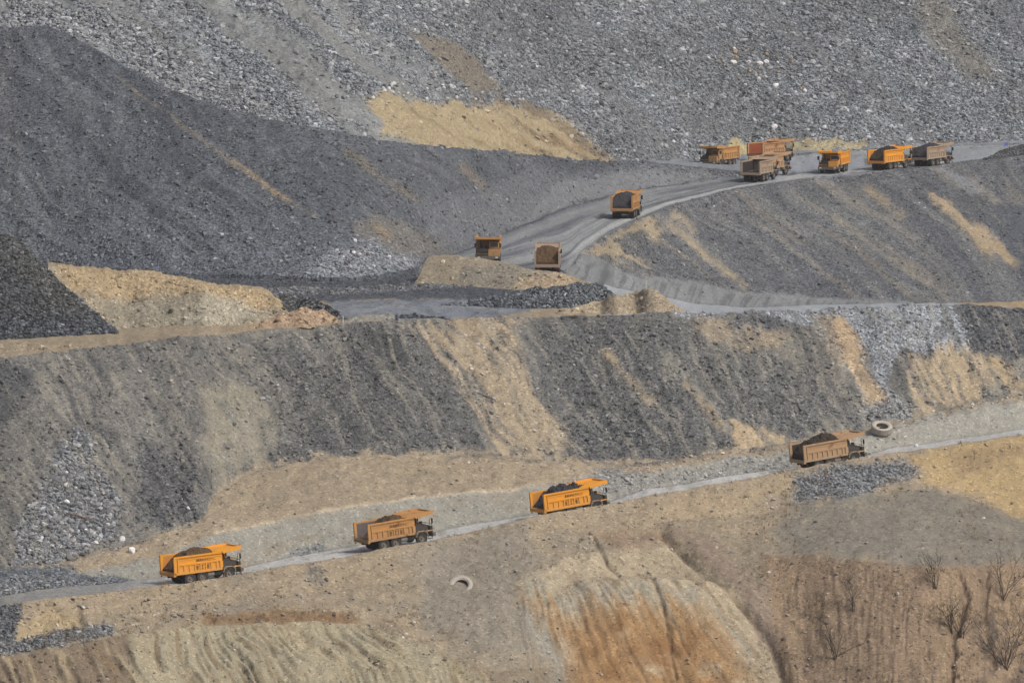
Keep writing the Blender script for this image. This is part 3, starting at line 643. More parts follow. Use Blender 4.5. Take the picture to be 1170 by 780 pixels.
VID = np.arange(NR * NC).reshape(NR, NC)
P3 = np.stack([XD, Yd, zd], -1)
def strip(name, a, b, kind='structure'):
    r0, r1 = row0[a], row0[b]
    V = P3[r0:r1 + 1].reshape(-1, 3); n = r1 - r0
    idx = np.arange((n + 1) * NC).reshape(n + 1, NC)
    Q = np.stack([idx[:-1, :-1], idx[:-1, 1:], idx[1:, 1:], idx[1:, :-1]], -1).reshape(-1, 4)
    o = link(name, mesh_np(name, V, Q, True, {'Col': C[r0:r1 + 1].reshape(-1, 3), 'rock': RK[r0:r1 + 1].ravel()}, M_EARTH))
    return tag(o, kind=kind)
strip('pit_slope', 'N00', 'Rb'); strip('haul_road', 'Rb', 'R2'); strip('earth_bank', 'R2', 'B2'); strip('bench_face', 'B2', 'C1')
strip('plateau', 'C1', 'G1'); strip('road_embankment', 'G1', 'G2'); strip('mine_road', 'G2', 'G3'); strip('spoil_dump', 'G3', 'G5'); strip('mountainside', 'G5', 'H4')

PYD = PY(Yd, zd)
def col_of(px): return int(np.argmin(np.abs(pxs - px)))
def at(px, py):                               # first point of the ground met on the ray of a photo pixel
    c = col_of(px); rows = np.where((PYD[:, c] <= py) & (seg >= LI['N0']))[0]; r = rows[0]; return Vector(P3[r, c])
def ground_z(x, Y):
    px = 585 + F * x / Y * 1.0; c = col_of(px); return float(np.interp(Y, Yd[:, c], zd[:, c]))

# ------------------------------------------------------------------ heaps and mounds standing on the level
HEAPS = []
def heap(name, top, basel, s, rgb, rock, back=0.9, flat=0.0, jag=1.2, seed=0, patches=(), Yoff=0.0, relief=.55, flute=0.0):
    x0, x1 = top[0][0], top[-1][0]; px = np.arange(x0, x1 + .1, 1.3)
    pt = gsm(ip(top, px), 2.0) + jag * fbm2(px / 11, px * 0 + seed, 4, seed + 300)
    pb = np.maximum(ip(basel, px), pt + .2)
    Yb = np.array([np.interp(-b, -PYg[row0['C1']:row0['G3'], col_of(x)], Yg[row0['C1']:row0['G3'], col_of(x)]) for x, b in zip(px, pb)]); Yb = gsm(Yb, 4) + Yoff
    zb = CAMZ - Yb * K(pb)
    Yt, zt = slope_to(Yb, zb, pt, s)
    hgt = np.maximum(zt - zb, 0)
    n = int(max(10, np.max(pb - pt) / 1.3)); rows = []; tt = []
    rows.append((Yb - .8, zb - .6))
    for t in np.linspace(0, 1, n): rows.append((Yb + (Yt - Yb) * t, zb + (zt - zb) * t))
    if flat > 0:
        for t in np.linspace(.2, 1, 5): rows.append((Yt + flat * t, zt - .1 * t))
    for t in np.linspace(.1, 1, 8): rows.append((Yt + flat + hgt / back * t, zt - (hgt + .8) * t))
    Yh = np.array([r[0] for r in rows]); zh = np.array([r[1] for r in rows])
    PXh = np.broadcast_to(px, Yh.shape); 
    Yh = gsm(Yh, 1.0, 0); zh = gsm(zh, 1.0, 0); PYh = PY(Yh, zh); Xh = X(PXh, PYh, Yh)
    zh = zh + relief * np.minimum(1, hgt / 1.0) * (fbm3(Xh / 3, Yh / 3, zh / 2.5, 4, 311 + seed) + .4 * fbm3(Xh / .9, Yh, zh, 2, 313 + seed))
    if flute: zh = zh - flute * np.minimum(1, hgt / 1.5) * np.clip(1 - np.abs(fbm2(PXh / 6 + .8 * fbm2(PXh / 20, PYh / 20, 2, 5), PYh / 45, 3, 315)) * 2.4, 0, 1)
    Ch = np.broadcast_to(lin(rgb), Yh.shape + (3,)).copy(); Rh = np.full(Yh.shape, float(rock))
    for pts, c, rk, ft, k in patches:
        d = poly_sd(PXh, PYh, pts) + 4 * fbm2(PXh / 14, PYh / 12, 4, 321); f = sstep(-ft, ft, d) * k
        Ch = Ch * (1 - f[..., None]) + lin(c) * f[..., None]; Rh = Rh * (1 - f) + rk * f
    Ch = Ch * (1 - DESAT) + (Ch @ np.array([.2126, .7152, .0722]))[..., None] * DESAT
    Ch = Ch * CAST
    Ch *= (1 + .16 * fbm2(PXh / 9, PYh / 7, 4, 331 + seed))[..., None] * ALB
    V = np.stack([Xh, Yh, zh], -1); nr, nc = Yh.shape
    idx = np.arange(nr * nc).reshape(nr, nc); Q = np.stack([idx[:-1, :-1], idx[:-1, 1:], idx[1:, 1:], idx[1:, :-1]], -1).reshape(-1, 4)
    o = link(name, mesh_np(name, V.reshape(-1, 3), Q, True, {'Col': Ch.reshape(-1, 3), 'rock': Rh.ravel()}, M_EARTH))
    tag(o, kind='structure'); HEAPS.append((V, Ch, Rh, PXh, PYh, n)); return o

heap('earth_mound', [(55, 300), (75, 305), (120, 309), (180, 313), (200, 318), (225, 322), (240, 326), (300, 330), (316, 342), (335, 364)],
     [(55, 381), (130, 376), (240, 372), (335, 367)], .9, (152, 136, 110), .3, flat=9, seed=1, flute=.10, relief=.6,
     patches=[([(60, 295), (180, 308), (240, 322), (320, 330), (330, 350), (285, 352), (230, 333), (190, 335), (150, 345), (80, 330)], (172, 144, 102), .3, 6, .85),
              ([(120, 345), (200, 338), (240, 345), (250, 372), (120, 378)], (140, 129, 108), .2, 8, .8),
              ([(235, 335), (275, 342), (305, 362), (250, 372), (215, 365)], (162, 150, 127), .25, 6, .9)])
heap('spoil_heap', [(-190, 392), (-80, 320), (-25, 272), (-6, 263), (10, 265), (28, 278), (60, 312), (100, 348), (126, 372), (134, 380)],
     [(-190, 396), (0, 388), (60, 384), (134, 381)], .72, (80, 80, 80), .85, seed=2, relief=.3,
     patches=[([(-10, 262), (20, 268), (70, 320), (110, 362), (80, 370), (40, 330), (0, 290)], (88, 87, 83), .7, 8, .8),
              ([(-60, 360), (130, 360), (140, 395), (-60, 395)], (84, 86, 90), 1.0, 6, .8)])
heap('earth_mound', [(285, 370), (310, 362), (330, 355), (350, 351), (372, 353), (386, 364), (394, 373)], [(285, 374), (394, 372)], .75, (164, 134, 103), .3, seed=3)
heap('spoil_heap', [(300, 352), (315, 338), (330, 334), (352, 336), (368, 343), (386, 354), (396, 364)], [(300, 358), (396, 366)], .7, (92, 92, 90), .8, seed=4)
heap('earth_mound', [(390, 371), (402, 363), (412, 359), (430, 357), (448, 358), (456, 365)], [(390, 371), (456, 367)], .7, (138, 131, 117), .1, seed=5)
heap('spoil_heap', [(446, 366), (456, 360), (470, 358), (490, 360), (505, 361), (516, 365)], [(446, 367), (516, 365.5)], .7, (76, 78, 82), .8, seed=6)
heap('earth_mound', [(474, 324), (481, 310), (487, 294), (495, 291), (520, 292), (560, 297), (600, 306), (640, 312), (660, 318), (690, 330)],
     [(474, 325), (560, 329), (620, 333), (690, 333)], .7, (152, 135, 109), .15, flat=2.5, seed=7, relief=.25,
     patches=[([(530, 306), (580, 302), (620, 316), (600, 332), (540, 330), (520, 318)], (128, 121, 107), .3, 8, .7),
              ([(590, 318), (640, 312), (670, 322), (620, 334), (585, 330)], (160, 136, 105), .3, 5, .9)])
heap('spoil_heap', [(505, 348), (540, 344), (575, 338), (590, 334), (610, 331), (650, 324), (672, 323), (690, 327), (702, 336), (716, 352)],
     [(505, 349), (600, 352), (716, 355)], .7, (102, 104, 107), 1.0, flat=2, seed=8, relief=.5)
heap('earth_mound', [(636, 354), (665, 346), (690, 340), (720, 334), (742, 329), (752, 332), (766, 344), (786, 357)],
     [(636, 358), (700, 358.5), (786, 357.5)], .7, (158, 138, 110), .2, seed=9, patches=[([(720, 336), (735, 338), (745, 350), (725, 350)], (128, 116, 98), .4, 4, .7)])
heap('spoil_heap', [(1118, 186), (1130, 177), (1142, 170), (1155, 168), (1172, 164), (1200, 166), (1240, 172)], [(1118, 186.5), (1172, 180), (1240, 174)], .6, (84, 84, 84), .8, seed=10, Yoff=1.0)
heap('earth_mound', [(-60, 398), (-20, 390), (10, 388), (40, 390), (80, 393), (110, 398)], [(-60, 404), (40, 399), (110, 399)], .5, (150, 131, 104), .3, seed=12)

# ------------------------------------------------------------------ rubble: loose broken rock lying on the rocky ground
def ico():
    t = (1 + 5 ** .5) / 2
    v = np.array([(-1, t, 0), (1, t, 0), (-1, -t, 0), (1, -t, 0), (0, -1, t), (0, 1, t), (0, -1, -t), (0, 1, -t), (t, 0, -1), (t, 0, 1), (-t, 0, -1), (-t, 0, 1)], float)
    f = np.array([(0, 11, 5), (0, 5, 1), (0, 1, 7), (0, 7, 10), (0, 10, 11), (1, 5, 9), (5, 11, 4), (11, 10, 2), (10, 7, 6), (7, 1, 8), (3, 9, 4), (3, 4, 2), (3, 2, 6), (3, 6, 8), (3, 8, 9), (4, 9, 5), (2, 4, 11), (6, 2, 10), (8, 6, 7), (9, 8, 1)])
    return v / np.linalg.norm(v[0]), f
IV, IF = ico()
SH = [IV * (1 + rng.uniform(-.35, .3, (12, 1))) * rng.uniform(.6, 1.15, (1, 3)) for _ in range(16)]
def rubble(name, P, cols, sizes):
    n = len(P); k = rng.integers(0, len(SH), n); base_ = np.array(SH)[k]
    q = rng.normal(size=(n, 4)); q /= np.linalg.norm(q, axis=1)[:, None]; a, b, c, d = q.T
    Rm = np.stack([1 - 2 * (c * c + d * d), 2 * (b * c - a * d), 2 * (b * d + a * c), 2 * (b * c + a * d), 1 - 2 * (b * b + d * d), 2 * (c * d - a * b), 2 * (b * d - a * c), 2 * (c * d + a * b), 1 - 2 * (b * b + c * c)], -1).reshape(n, 3, 3)
    V = np.einsum('nij,nvj->nvi', Rm, base_) * sizes[:, None, None]; V[:, :, 2] *= .8; V += P[:, None, :]
    Fq = (IF[None] + (np.arange(n) * 12)[:, None, None]).reshape(-1, 3)
    cc = np.repeat(cols, 12, axis=0)
    return tag(link(name, mesh_np(name, V.reshape(-1, 3), Fq, False, {'Col': cc}, M_RUB)), kind='stuff')
def scatter(name, a, b, n, smin, smax, pw=3.0, exp=1.5, white=.12, mask=None):
    r0, r1 = row0[a], row0[b]; sub = slice(r0, r1)
    vis = (PX[sub] > -30) & (PX[sub] < 1200) & (PYD[sub] > -25) & (PYD[sub] < 800)
    wgt = np.where(vis, np.clip(RK[sub], 0, 1) ** exp, 0)
    cl = fbm2(PX[sub] / 16, PYg[sub] / 12, 3, 401); wgt = wgt * np.clip(.75 + 1.1 * cl, .03, 2)
    if mask is not None: wgt = wgt * mask[sub]
    p = wgt.ravel() / wgt.sum(); i = rng.choice(len(p), n, p=p)
    P = P3[sub].reshape(-1, 3)[i] + rng.normal(0, .06, (n, 3)); c = C[sub].reshape(-1, 3)[i]
    s = smin + (smax - smin) * rng.random(n) ** pw
    br = np.exp(rng.normal(0.04, .25, n)) * np.where(rng.random(n) < white, 1.55, 1.0)
    g = c.mean(1, keepdims=True); c = c * .55 + g * .45 * np.array([[.98, 1.0, 1.03]])
    return rubble(name, P, np.clip(c * br[:, None], .02, .6), s)
scatter('talus_rubble', 'H1', 'H2', 60000, .13, .66, 5.0, 1.8)
scatter('dump_rubble', 'G3', 'G4', 16000, .08, .42, 4.0, 2.0)
scatter('embankment_rubble', 'G1', 'G2', 12000, .10, .42, 4.0, 1.6)
scatter('bench_rubble', 'B2', 'C1', 13000, .07, .42, 4.5, 1.5)
scatter('road_rubble', 'Gb', 'G3', 1500, .05, .3, 4.0, 1.0)
scatter('bank_rubble', 'R2', 'B2', 2500, .06, .35, 4.0, 1.0)
scatter('slope_rubble', 'N1', 'R1', 6000, .05, .35, 4.0, 1.0)
scatter('slope_rubble', 'N0', 'N1', 1200, .05, .3, 4.0, .7)
lowrock = sstep(-8, 3, poly_sd(PX, PYg, [(85, 500), (105, 520), (140, 580), (132, 612), (60, 645), (15, 648), (22, 600), (45, 560)]))
scatter('coarse_rubble', 'B2', 'C1', 2600, .14, .5, 2.2, .3, .2, lowrock)
hp, hc, hs = [], [], []
for (V, Ch, Rh, PXh, PYh, n) in HEAPS:
    wv = (Rh[1:n + 1] ** 1.5).ravel(); m = int(wv.sum() * .22); i = rng.choice(len(wv), m, p=wv / wv.sum())
    hp.append(V[1:n + 1].reshape(-1, 3)[i]); c = Ch[1:n + 1].reshape(-1, 3)[i]; hc.append(c * np.exp(rng.normal(.05, .35, m))[:, None]); hs.append(.09 + .35 * rng.random(m) ** 4)
rubble('heap_rubble', np.concatenate(hp), np.clip(np.concatenate(hc), .02, .6), np.concatenate(hs))

# ------------------------------------------------------------------ single boulders
M_GREY = rock_mat('grey_rock', (122, 124, 128)); M_PALE = rock_mat('pale_rock', (202, 203, 205)); M_OCHRE = rock_mat('ochre_rock', (158, 140, 118)); M_DARKR = rock_mat('dark_rock', (92, 95, 100))
def boulder_mesh(mat, seed, blocky):
    r = np.random.default_rng(seed); me = bpy.data.meshes.new('boulder'); v, f = IV.copy(), IF.tolist()
    e = {}; vs = [tuple(p) for p in v]; nf = []
    def mid(i, j):
        k = (min(i, j), max(i, j))
        if k not in e:
            p = (np.array(vs[i]) + np.array(vs[j])) / 2; p /= np.linalg.norm(p); e[k] = len(vs); vs.append(tuple(p))
        return e[k]
    for a, b, c in f:
        ab, bc, ca = mid(a, b), mid(b, c), mid(c, a); nf += [(a, ab, ca), (b, bc, ab), (c, ca, bc), (ab, bc, ca)]
    P = np.array(vs)
    for _ in range(9):                        # split faces: cut the ball with random planes
        n = r.normal(size=3); n /= np.linalg.norm(n); d = r.uniform(.55, .85); h = P @ n; P = P - np.where(h > d, h - d, 0)[:, None] * n
    P *= np.array([[r.uniform(.9, 1.25), r.uniform(.8, 1.05), r.uniform(.8, 1.1)]]); P *= 1 + r.uniform(-.03, .03, (len(P), 1))
    return mesh_np('boulder', P, np.array(nf), False, None, mat)
BM = {n: [boulder_mesh(m, i * 7 + k, 1) for k in range(4)] for i, (n, m) in enumerate((('grey', M_GREY), ('pale', M_PALE), ('ochre', M_OCHRE), ('dark', M_DARKR)))}
def boulder(px, py, rad_px, kind, label, group=None, sink=.35):
    p = at(px, py); r = rad_px * p.y / F
    o = link('boulder', random.choice(BM[kind])); o.location = (p.x, p.y, p.z + r * (1 - sink) * .7)
    o.scale = (r * random.uniform(.85, 1.15), r * random.uniform(.85, 1.1), r * random.uniform(.8, 1.1)); o.rotation_euler = (random.uniform(-.3, .3), random.uniform(-.3, .3), random.uniform(0, 6.28))
    return tag(o, label, 'boulder', group)
def inpoly(pts):
    P = np.array(pts, float)
    while True:
        x, y = random.uniform(P[:, 0].min(), P[:, 0].max()), random.uniform(P[:, 1].min(), P[:, 1].max())
        if poly_sd(np.array([x]), np.array([y]), pts)[0] > 0: return x, y
def field(pts, n, r0, r1, kinds, label, group, pw=2.0):
    for _ in range(n):
        x, y = inpoly(pts); boulder(x, y, r0 + (r1 - r0) * random.random() ** pw, random.choice(kinds), label, group)
field([(88, 520), (110, 540), (140, 585), (130, 612), (60, 645), (20, 645), (28, 600), (50, 560)], 95, 1.8, 4.0, ['grey', 'grey', 'dark', 'grey', 'pale'], 'grey boulder in the rock pile at the foot of the dark bench face', 'boulders in the rock pile at the foot of the bench face')
field([(432, 95), (480, 92), (540, 100), (600, 112), (625, 122), (600, 124), (540, 120), (470, 116), (436, 110)], 44, 1.6, 3.4, ['pale', 'grey', 'pale', 'grey'], 'pale grey boulder in the rocky band just above the yellow clay patch', 'boulders above the yellow clay patch')
field([(380, 288), (420, 280), (475, 302), (470, 314), (400, 318)], 34, 1.6, 3.6, ['grey', 'pale', 'dark'], 'grey boulder at the foot of the dark dump beside the tan mound', 'boulders at the foot of the dark dump')
field([(820, 52), (890, 60), (920, 80), (900, 92), (850, 95), (822, 80)], 36, 1.8, 3.9, ['pale', 'grey', 'ochre', 'pale'], 'pale boulder in the loose cluster high on the mountainside above the parked trucks', 'boulders high on the mountainside')
field([(975, 150), (1035, 158), (1060, 160), (1040, 168), (990, 164)], 16, 1.5, 3.0, ['pale', 'grey'], 'pale boulder at the foot of the mountainside behind the row of trucks', 'boulders at the foot of the mountainside')
field([(590, 327), (650, 321), (695, 330), (690, 348), (600, 348)], 30, 1.2, 2.8, ['grey', 'dark', 'dark'], 'dark boulder on the black rock heap below the curve of the upper road', 'boulders on the black rock heap')
field([(1, 372), (30, 370), (40, 382), (2, 384)], 8, 2.0, 4.0, ['grey', 'dark'], 'grey boulder at the foot of the dark conical heap at the far left', 'boulders at the foot of the conical heap')
for (x, y, r, k, l) in [(838, 74, 4.6, 'pale', 'large white boulder standing out high on the grey mountainside'), (886, 100, 4.4, 'pale', 'flat white boulder on smooth gravel below the white boulder cluster'),
                        (914, 103, 3.0, 'ochre', 'ochre boulder paired with a white one on the smooth gravel'), (920, 106, 2.8, 'pale', 'white boulder touching the ochre one on the smooth gravel'),
                        (856, 84, 2.8, 'ochre', 'ochre boulder just right of the large white boulder on the mountainside'), (885, 150, 4.5, 'pale', 'white boulder at the slope foot above the rusty empty truck'),
                        (942, 148, 4.0, 'pale', 'pale boulder at the slope foot between the parked trucks'), (80, 599, 5.6, 'grey', 'biggest round grey boulder in the rock pile, just under the rusty beam'),
                        (95, 605, 5.0, 'grey', 'flat grey boulder right of the biggest one in the rock pile'), (62, 618, 5.0, 'grey', 'grey boulder at the lower middle of the rock pile'),
                        (27, 626, 4.6, 'grey', 'round grey boulder at the lower left edge of the rock pile'), (139, 620, 5.4, 'pale', 'whitish boulder on tan soil beside the rock pile'),
                        (150, 631, 5.0, 'pale', 'longest whitish boulder lying on tan soil above the lowest truck'), (104, 566, 4.0, 'grey', 'pale grey boulder near the top right of the rock pile'),
                        (95, 695, 2.6, 'pale', 'white stone on the tan slope below the lowest end of the road'), (373, 704 - 40, 3.0, 'dark', 'dark stone on the tan slope beneath the second truck'),
                        (600, 330 - 3, 4.6, 'pale', 'pale boulder at the foot of the tan mound by the upper road'), (215, 640 - 58, 2.6, 'pale', 'small white stone on the tan bank above the lowest truck'),
                        (118, 376, 3.6, 'pale', 'pale slab lying between the conical heap and the yellow bank'), (1047, 511, 3.6, 'pale', 'white stone on the road bank just below the tyre'),
                        (405, 277, 2.6, 'pale', 'small pale boulder on the foot of the dark dump'), (60, 490, 3.0, 'grey', 'grey stone alone on the bench face above the rock pile'),
                        (449, 98, 4.0, 'pale', 'white boulder at the left end of the rocky band above the clay'), (518, 103, 4.2, 'pale', 'white boulder in the middle of the rocky band above the clay')]:
    boulder(x, y, r, k, l)

# ------------------------------------------------------------------ dump trucks
ORANGE = (216, 148, 42)
PAINT = {
    'clean': paint_mat('orange_paint', ORANGE, (172, 142, 100), .06),
    'worn': paint_mat('worn_orange_paint', (192, 136, 62), (146, 125, 98), .42, .10),
    'dusty': paint_mat('dusty_paint', (172, 134, 94), (156, 138, 114), .48, .1),
    'grey': paint_mat('grey_dust_paint', (160, 130, 100), (150, 140, 126), .60, .08),
    'rust': paint_mat('rusty_paint', (172, 128, 82), (152, 128, 102), .45, .2)}
INNER = {'clean': paint_mat('scraped_bed', (200, 130, 40), (120, 108, 92), .25, .1), 'worn': noisy_mat('scraped_steel', (96, 92, 92)), 'dusty': noisy_mat('scraped_steel_dusty', (54, 50, 50)),
         'grey': noisy_mat('scraped_steel_dark', (52, 49, 48)), 'rust': noisy_mat('rusted_bed', (130, 72, 46), 2.0, .4)}
M_BLK = noisy_mat('black_chassis', (52, 51, 50), 2.0, .4); M_TYRE = noisy_mat('tyre_rubber', (58, 57, 56), 3.0, .4, .95); M_RIM = noisy_mat('wheel_rim', (112, 108, 102), 3.0, .3)
M_GLASS = nt('cab_glass')[0]; _p = M_GLASS.node_tree.nodes['Principled BSDF']; _p.inputs['Base Color'].default_value = (.02, .025, .03, 1); _p.inputs['Roughness'].default_value = .12; _p.inputs['Specular IOR Level'].default_value = .5
M_LAMP = noisy_mat('lamp_glass', (205, 205, 200), 5, .1, .3, .5); M_RED = noisy_mat('tail_lamp', (150, 40, 30), 5, .2, .4); M_DECK = noisy_mat('engine_bay', (70, 68, 66), 3, .5)
M_INK = noisy_mat('dark_lettering', (74, 52, 34), 6, .3); M_BUMP = noisy_mat('grey_bumper', (98, 92, 84), 3, .3); M_DUSTY = noisy_mat('dusty_bumper', (146, 132, 112), 3, .25)
M_SILVER = noisy_mat('fuel_tank_metal', (118, 116, 112), 3, .3, .6, .4)

def truck_meshes():
    T = {}
    # dump body: floor, ribbed side walls, front wall, top rails, rear lip
    b = MB()
    b.prism([(-4.55, 1.42), (1.75, 1.30), (1.75, 1.46), (-4.55, 1.60)], -1.62, 1.62)
    for s in (-1, 1):
        def bx(x0, x1, ya, yb, z0, z1): b.box(x0, x1, min(s * ya, s * yb), max(s * ya, s * yb), z0, z1)
        bx(-4.55, 1.75, 1.52, 1.62, 1.33, 3.42)
        bx(-4.58, 1.80, 1.50, 1.76, 3.26, 3.45)              # top rail
        bx(-4.60, -4.25, 1.50, 1.74, 1.36, 3.26)             # rear post
        bx(-4.1, -3.95, 1.62, 1.72, 1.45, 3.26)
        bx(-4.25, 1.78, 1.62, 1.74, 1.33, 1.58)              # bottom rail
        bx(-3.95, 1.78, 1.62, 1.72, 2.36, 2.54)              # middle rail
        bx(-3.95, 1.78, 1.62, 1.66, 2.95, 3.02)
        for i in range(8):
            x = -3.3 + i * .72; bx(x, x + .17, 1.62, 1.715, 1.58, 2.36)
        bx(1.5, 1.78, 1.62, 1.73, 1.58, 2.36)
    b.prism([(1.60, 1.34), (1.82, 1.34), (2.02, 3.45), (1.80, 3.45)], -1.52, 1.52)
    b.box(-4.68, -4.40, -1.74, 1.74, 1.18, 1.58)
    for i in range(9): b.box(-4.72, -4.68, -1.5 + i * .36, -1.32 + i * .36, 1.24, 1.5)
    T['dump_body'] = b
    i_ = MB(); i_.prism([(-4.5, 1.604), (1.62, 1.464), (1.62, 1.51), (-4.5, 1.65)], -1.51, 1.51)
    for s in (-1, 1): i_.box(-4.24, 1.6, min(s * 1.50, s * 1.518), max(s * 1.50, s * 1.518), 1.62, 3.25)
    T['bed_lining'] = i_
    # canopy over the cab, rising to the front, with deep side cheeks
    c = MB(); c.prism([(.75, 3.452), (1.6, 3.455), (2.1, 3.47), (4.35, 3.54), (4.4, 3.64), (2.0, 3.60), (1.0, 3.54)], -1.6, 1.6)
    for s in (-1, 1):
        y0, y1 = sorted((s * 1.603, s * 1.78)); c.prism([(.5, 3.455), (1.82, 3.455), (2.05, 3.16), (2.4, 3.28), (4.40, 3.44), (4.45, 3.86), (1.9, 3.80), (.95, 3.68)], y0, y1)
    c.box(4.36, 4.47, -1.76, 1.76, 3.50, 3.80)
    T['canopy'] = c
    f = MB()
    for s in (-.45, .45): f.box(-4.3, 4.3, s - .12, s + .12, .85, 1.17)
    for x in (-2.5, -.85, 2.75): f.tube([(x, -1.5, .72), (x, 1.5, .72)], .14, n=8)
    for x in (-3.6, -1.7, .2, 1.5, 3.6): f.box(x, x + .2, -.45, .45, .9, 1.1)
    f.tube([(1.2, 0, 1.0), (1.35, 0, 1.9)], .16, n=8)
    f.box(.9, 1.75, -1.45, -.6, .75, 1.25)                    # battery and air tanks
    T['chassis'] = f
    k = MB(); k.tube([(-.05, 1.15, .95), (.85, 1.15, .95)], .36, n=12); k.tube([(-.05, -1.2, .95), (.8, -1.2, .95)], .34, n=12); T['fuel_tank'] = k
    # cab at the left front
    a = MB(); a.prism([(2.08, 1.45), (3.35, 1.45), (3.42, 2.3), (3.22, 3.08), (2.08, 3.08)], .18, 1.55)
    a.box(2.02, 3.3, .14, 1.6, 3.06, 3.13); T['cab'] = a
    g = MB(); g.add([(3.425, .3, 2.38), (3.425, 1.44, 2.38), (3.262, 1.40, 2.96), (3.262, .34, 2.96)], [(0, 1, 2, 3)]).box(3.38, 3.40, .3, 1.44, 2.36, 2.37); T['windscreen'] = g
    sw = MB()
    sw.box(2.3, 3.12, 1.552, 1.572, 2.36, 2.94); sw.box(2.3, 3.12, .158, .178, 2.36, 2.94); sw.box(2.055, 2.075, .4, 1.35, 2.4, 2.92); T['side_window'] = sw
    d = MB(); d.box(2.22, 3.2, 1.56, 1.59, 1.5, 2.33); d.box(2.3, 2.45, 1.59, 1.63, 2.1, 2.16); T['door'] = d
    e = MB(); e.box(2.15, 3.9, -1.35, .1, 1.2, 2.15); e.box(2.25, 3.0, -1.15, -.15, 2.15, 2.45); e.tube([(2.4, -1.0, 2.4), (2.4, -1.0, 3.15)], .09, n=8); e.tube([(3.3, -.6, 2.15), (3.3, -.6, 2.6)], .2, n=10)
    T['engine'] = e
    h = MB(); h.box(3.42, 4.3, -1.66, 1.66, 1.42, 1.56); h.box(4.05, 4.38, .1, 1.66, 1.2, 2.12); h.box(3.4, 3.9, 1.2, 1.66, 1.56, 1.62); T['front_fascia'] = h
    gr = MB(); gr.box(4.0, 4.2, -1.55, .06, 1.25, 2.0)
    for z in (1.3, 1.48, 1.66, 1.84): gr.box(4.2, 4.3, -1.5, .04, z, z + .07)
    for y in (-1.55, -.75, .0): gr.box(4.2, 4.33, y, y + .06, 1.25, 2.02)
    T['grille'] = gr
    for nm, s in (('mudguard_a', -1), ('mudguard_b', 1)):
        mg = MB()
        y0, y1 = sorted((s * 1.12, s * 1.7)); pr = [(1.9, .95), (2.05, 1.35), (2.35, 1.6), (3.15, 1.6), (3.5, 1.35), (3.62, .95), (3.54, .95), (3.42, 1.3), (3.1, 1.52), (2.4, 1.52), (2.12, 1.3), (1.98, .95)]
        mg.prism(pr[::-1], y0, y1); T[nm] = mg
    u = MB(); u.box(4.22, 4.6, -1.7, 1.7, .82, 1.2); u.box(4.3, 4.64, -1.2, 1.2, .70, .84); T['bumper'] = u
    l = MB(); l.box(4.62, 4.67, -.17, .17, .9, 1.1); T['headlight'] = l
    tl = MB(); tl.box(-4.74, -4.68, -.14, .14, 1.0, 1.14); T['tail_light'] = tl
    r = MB()
    r.tube([(4.2, -1.55, 1.56), (4.22, -1.6, 2.9), (4.1, -1.6, 3.05), (3.95, -1.6, 2.9), (3.95, -1.6, 1.56)], .035, n=5); r.tube([(4.25, -1.6, 2.2), (4.25, .1, 2.3), (4.25, 1.6, 2.2)], .025, n=5); r.tube([(4.25, 1.6, 1.56), (4.25, 1.62, 2.7)], .03, n=5); r.tube([(4.25, -.7, 2.02), (4.25, -.7, 2.28)], .025, n=5)
    T['handrail'] = r
    for s, nm in ((-1, 'r'), (1, 'l')):
        mm = MB(); mm.box(4.18, 4.26, s * 1.72 - .14, s * 1.72 + .14, 2.35, 2.95); T['mirror_' + nm] = mm
    st = MB()
    for z in (.55, .85, 1.15, 1.4): st.box(3.62, 4.1, -1.72, -1.45, z, z + .05)
    st.tube([(3.62, -1.7, .5), (3.62, -1.7, 1.45)], .03, n=5); st.tube([(4.1, -1.7, .5), (4.1, -1.7, 1.45)], .03, n=5); T['ladder'] = st
    # lettering: three worn characters on the side panels and a dark swash on the upper band, both sides
    for nm, s in (('lettering_a', -1), ('lettering_b', 1)):
        t_ = MB()
        def bar(x0, x1, z0, z1, y=1.632): ya, yb = sorted((s * (y - .012), s * y)); t_.box(x0, x1, ya, yb, z0, z1)
        for gi, xc in enumerate((-1.51, -.79, -.07)):
            if gi == 1: bar(xc - .17, xc + .17, 2.1, 2.17); bar(xc - .04, xc + .04, 1.75, 2.1); bar(xc - .19, xc + .19, 1.68, 1.75)
            else:
                for z in (1.66, 1.80, 1.94, 2.08): bar(xc - .19, xc + .19, z, z + .055)
                bar(xc - .035, xc + .035, 1.72, 2.18); bar(xc - .17, xc - .115, 1.80, 2.12); bar(xc + .115, xc + .17, 1.80, 2.12)
        for j in range(11): bar(-1.55 + j * .23, -1.40 + j * .23, 2.66 + .012 * j, 2.90 - .006 * j, 1.634)
        bar(-1.75, 1.0, 2.62, 2.655, 1.634)
        T[nm] = t_
    # tyre and rim of one wheel, axis along y
    ty = MB(); ty.lathe([(.40, -.19), (.60, -.21), (.70, -.19), (.73, -.12), (.73, .12), (.70, .19), (.60, .21), (.40, .19)], n=28)
    for q in range(28):
        a0 = 2 * math.pi * q / 28; ca, sa = math.cos(a0), math.sin(a0)
        for yy0, yy1 in ((-.19, -.02), (.02, .19)):
            vs = [];
            for rr in (.71, .755):
                for da in (-.06, .06):
                    for yy in (yy0, yy1): vs.append((rr * math.cos(a0 + da), yy, rr * math.sin(a0 + da)))
            ty.add(vs, [(0, 1, 3, 2), (4, 6, 7, 5), (0, 4, 5, 1), (2, 3, 7, 6), (0, 2, 6, 4), (1, 5, 7, 3)])
    T['tyre'] = ty
    rm = MB(); rm.lathe([(.41, -.17), (.41, .17), (.36, .17), (.30, .05), (.12, .06), (.12, .2), (.02, .2), (.02, -.17)], n=20); T['wheel'] = rm
    return T
TM = truck_meshes(); _mc = {}
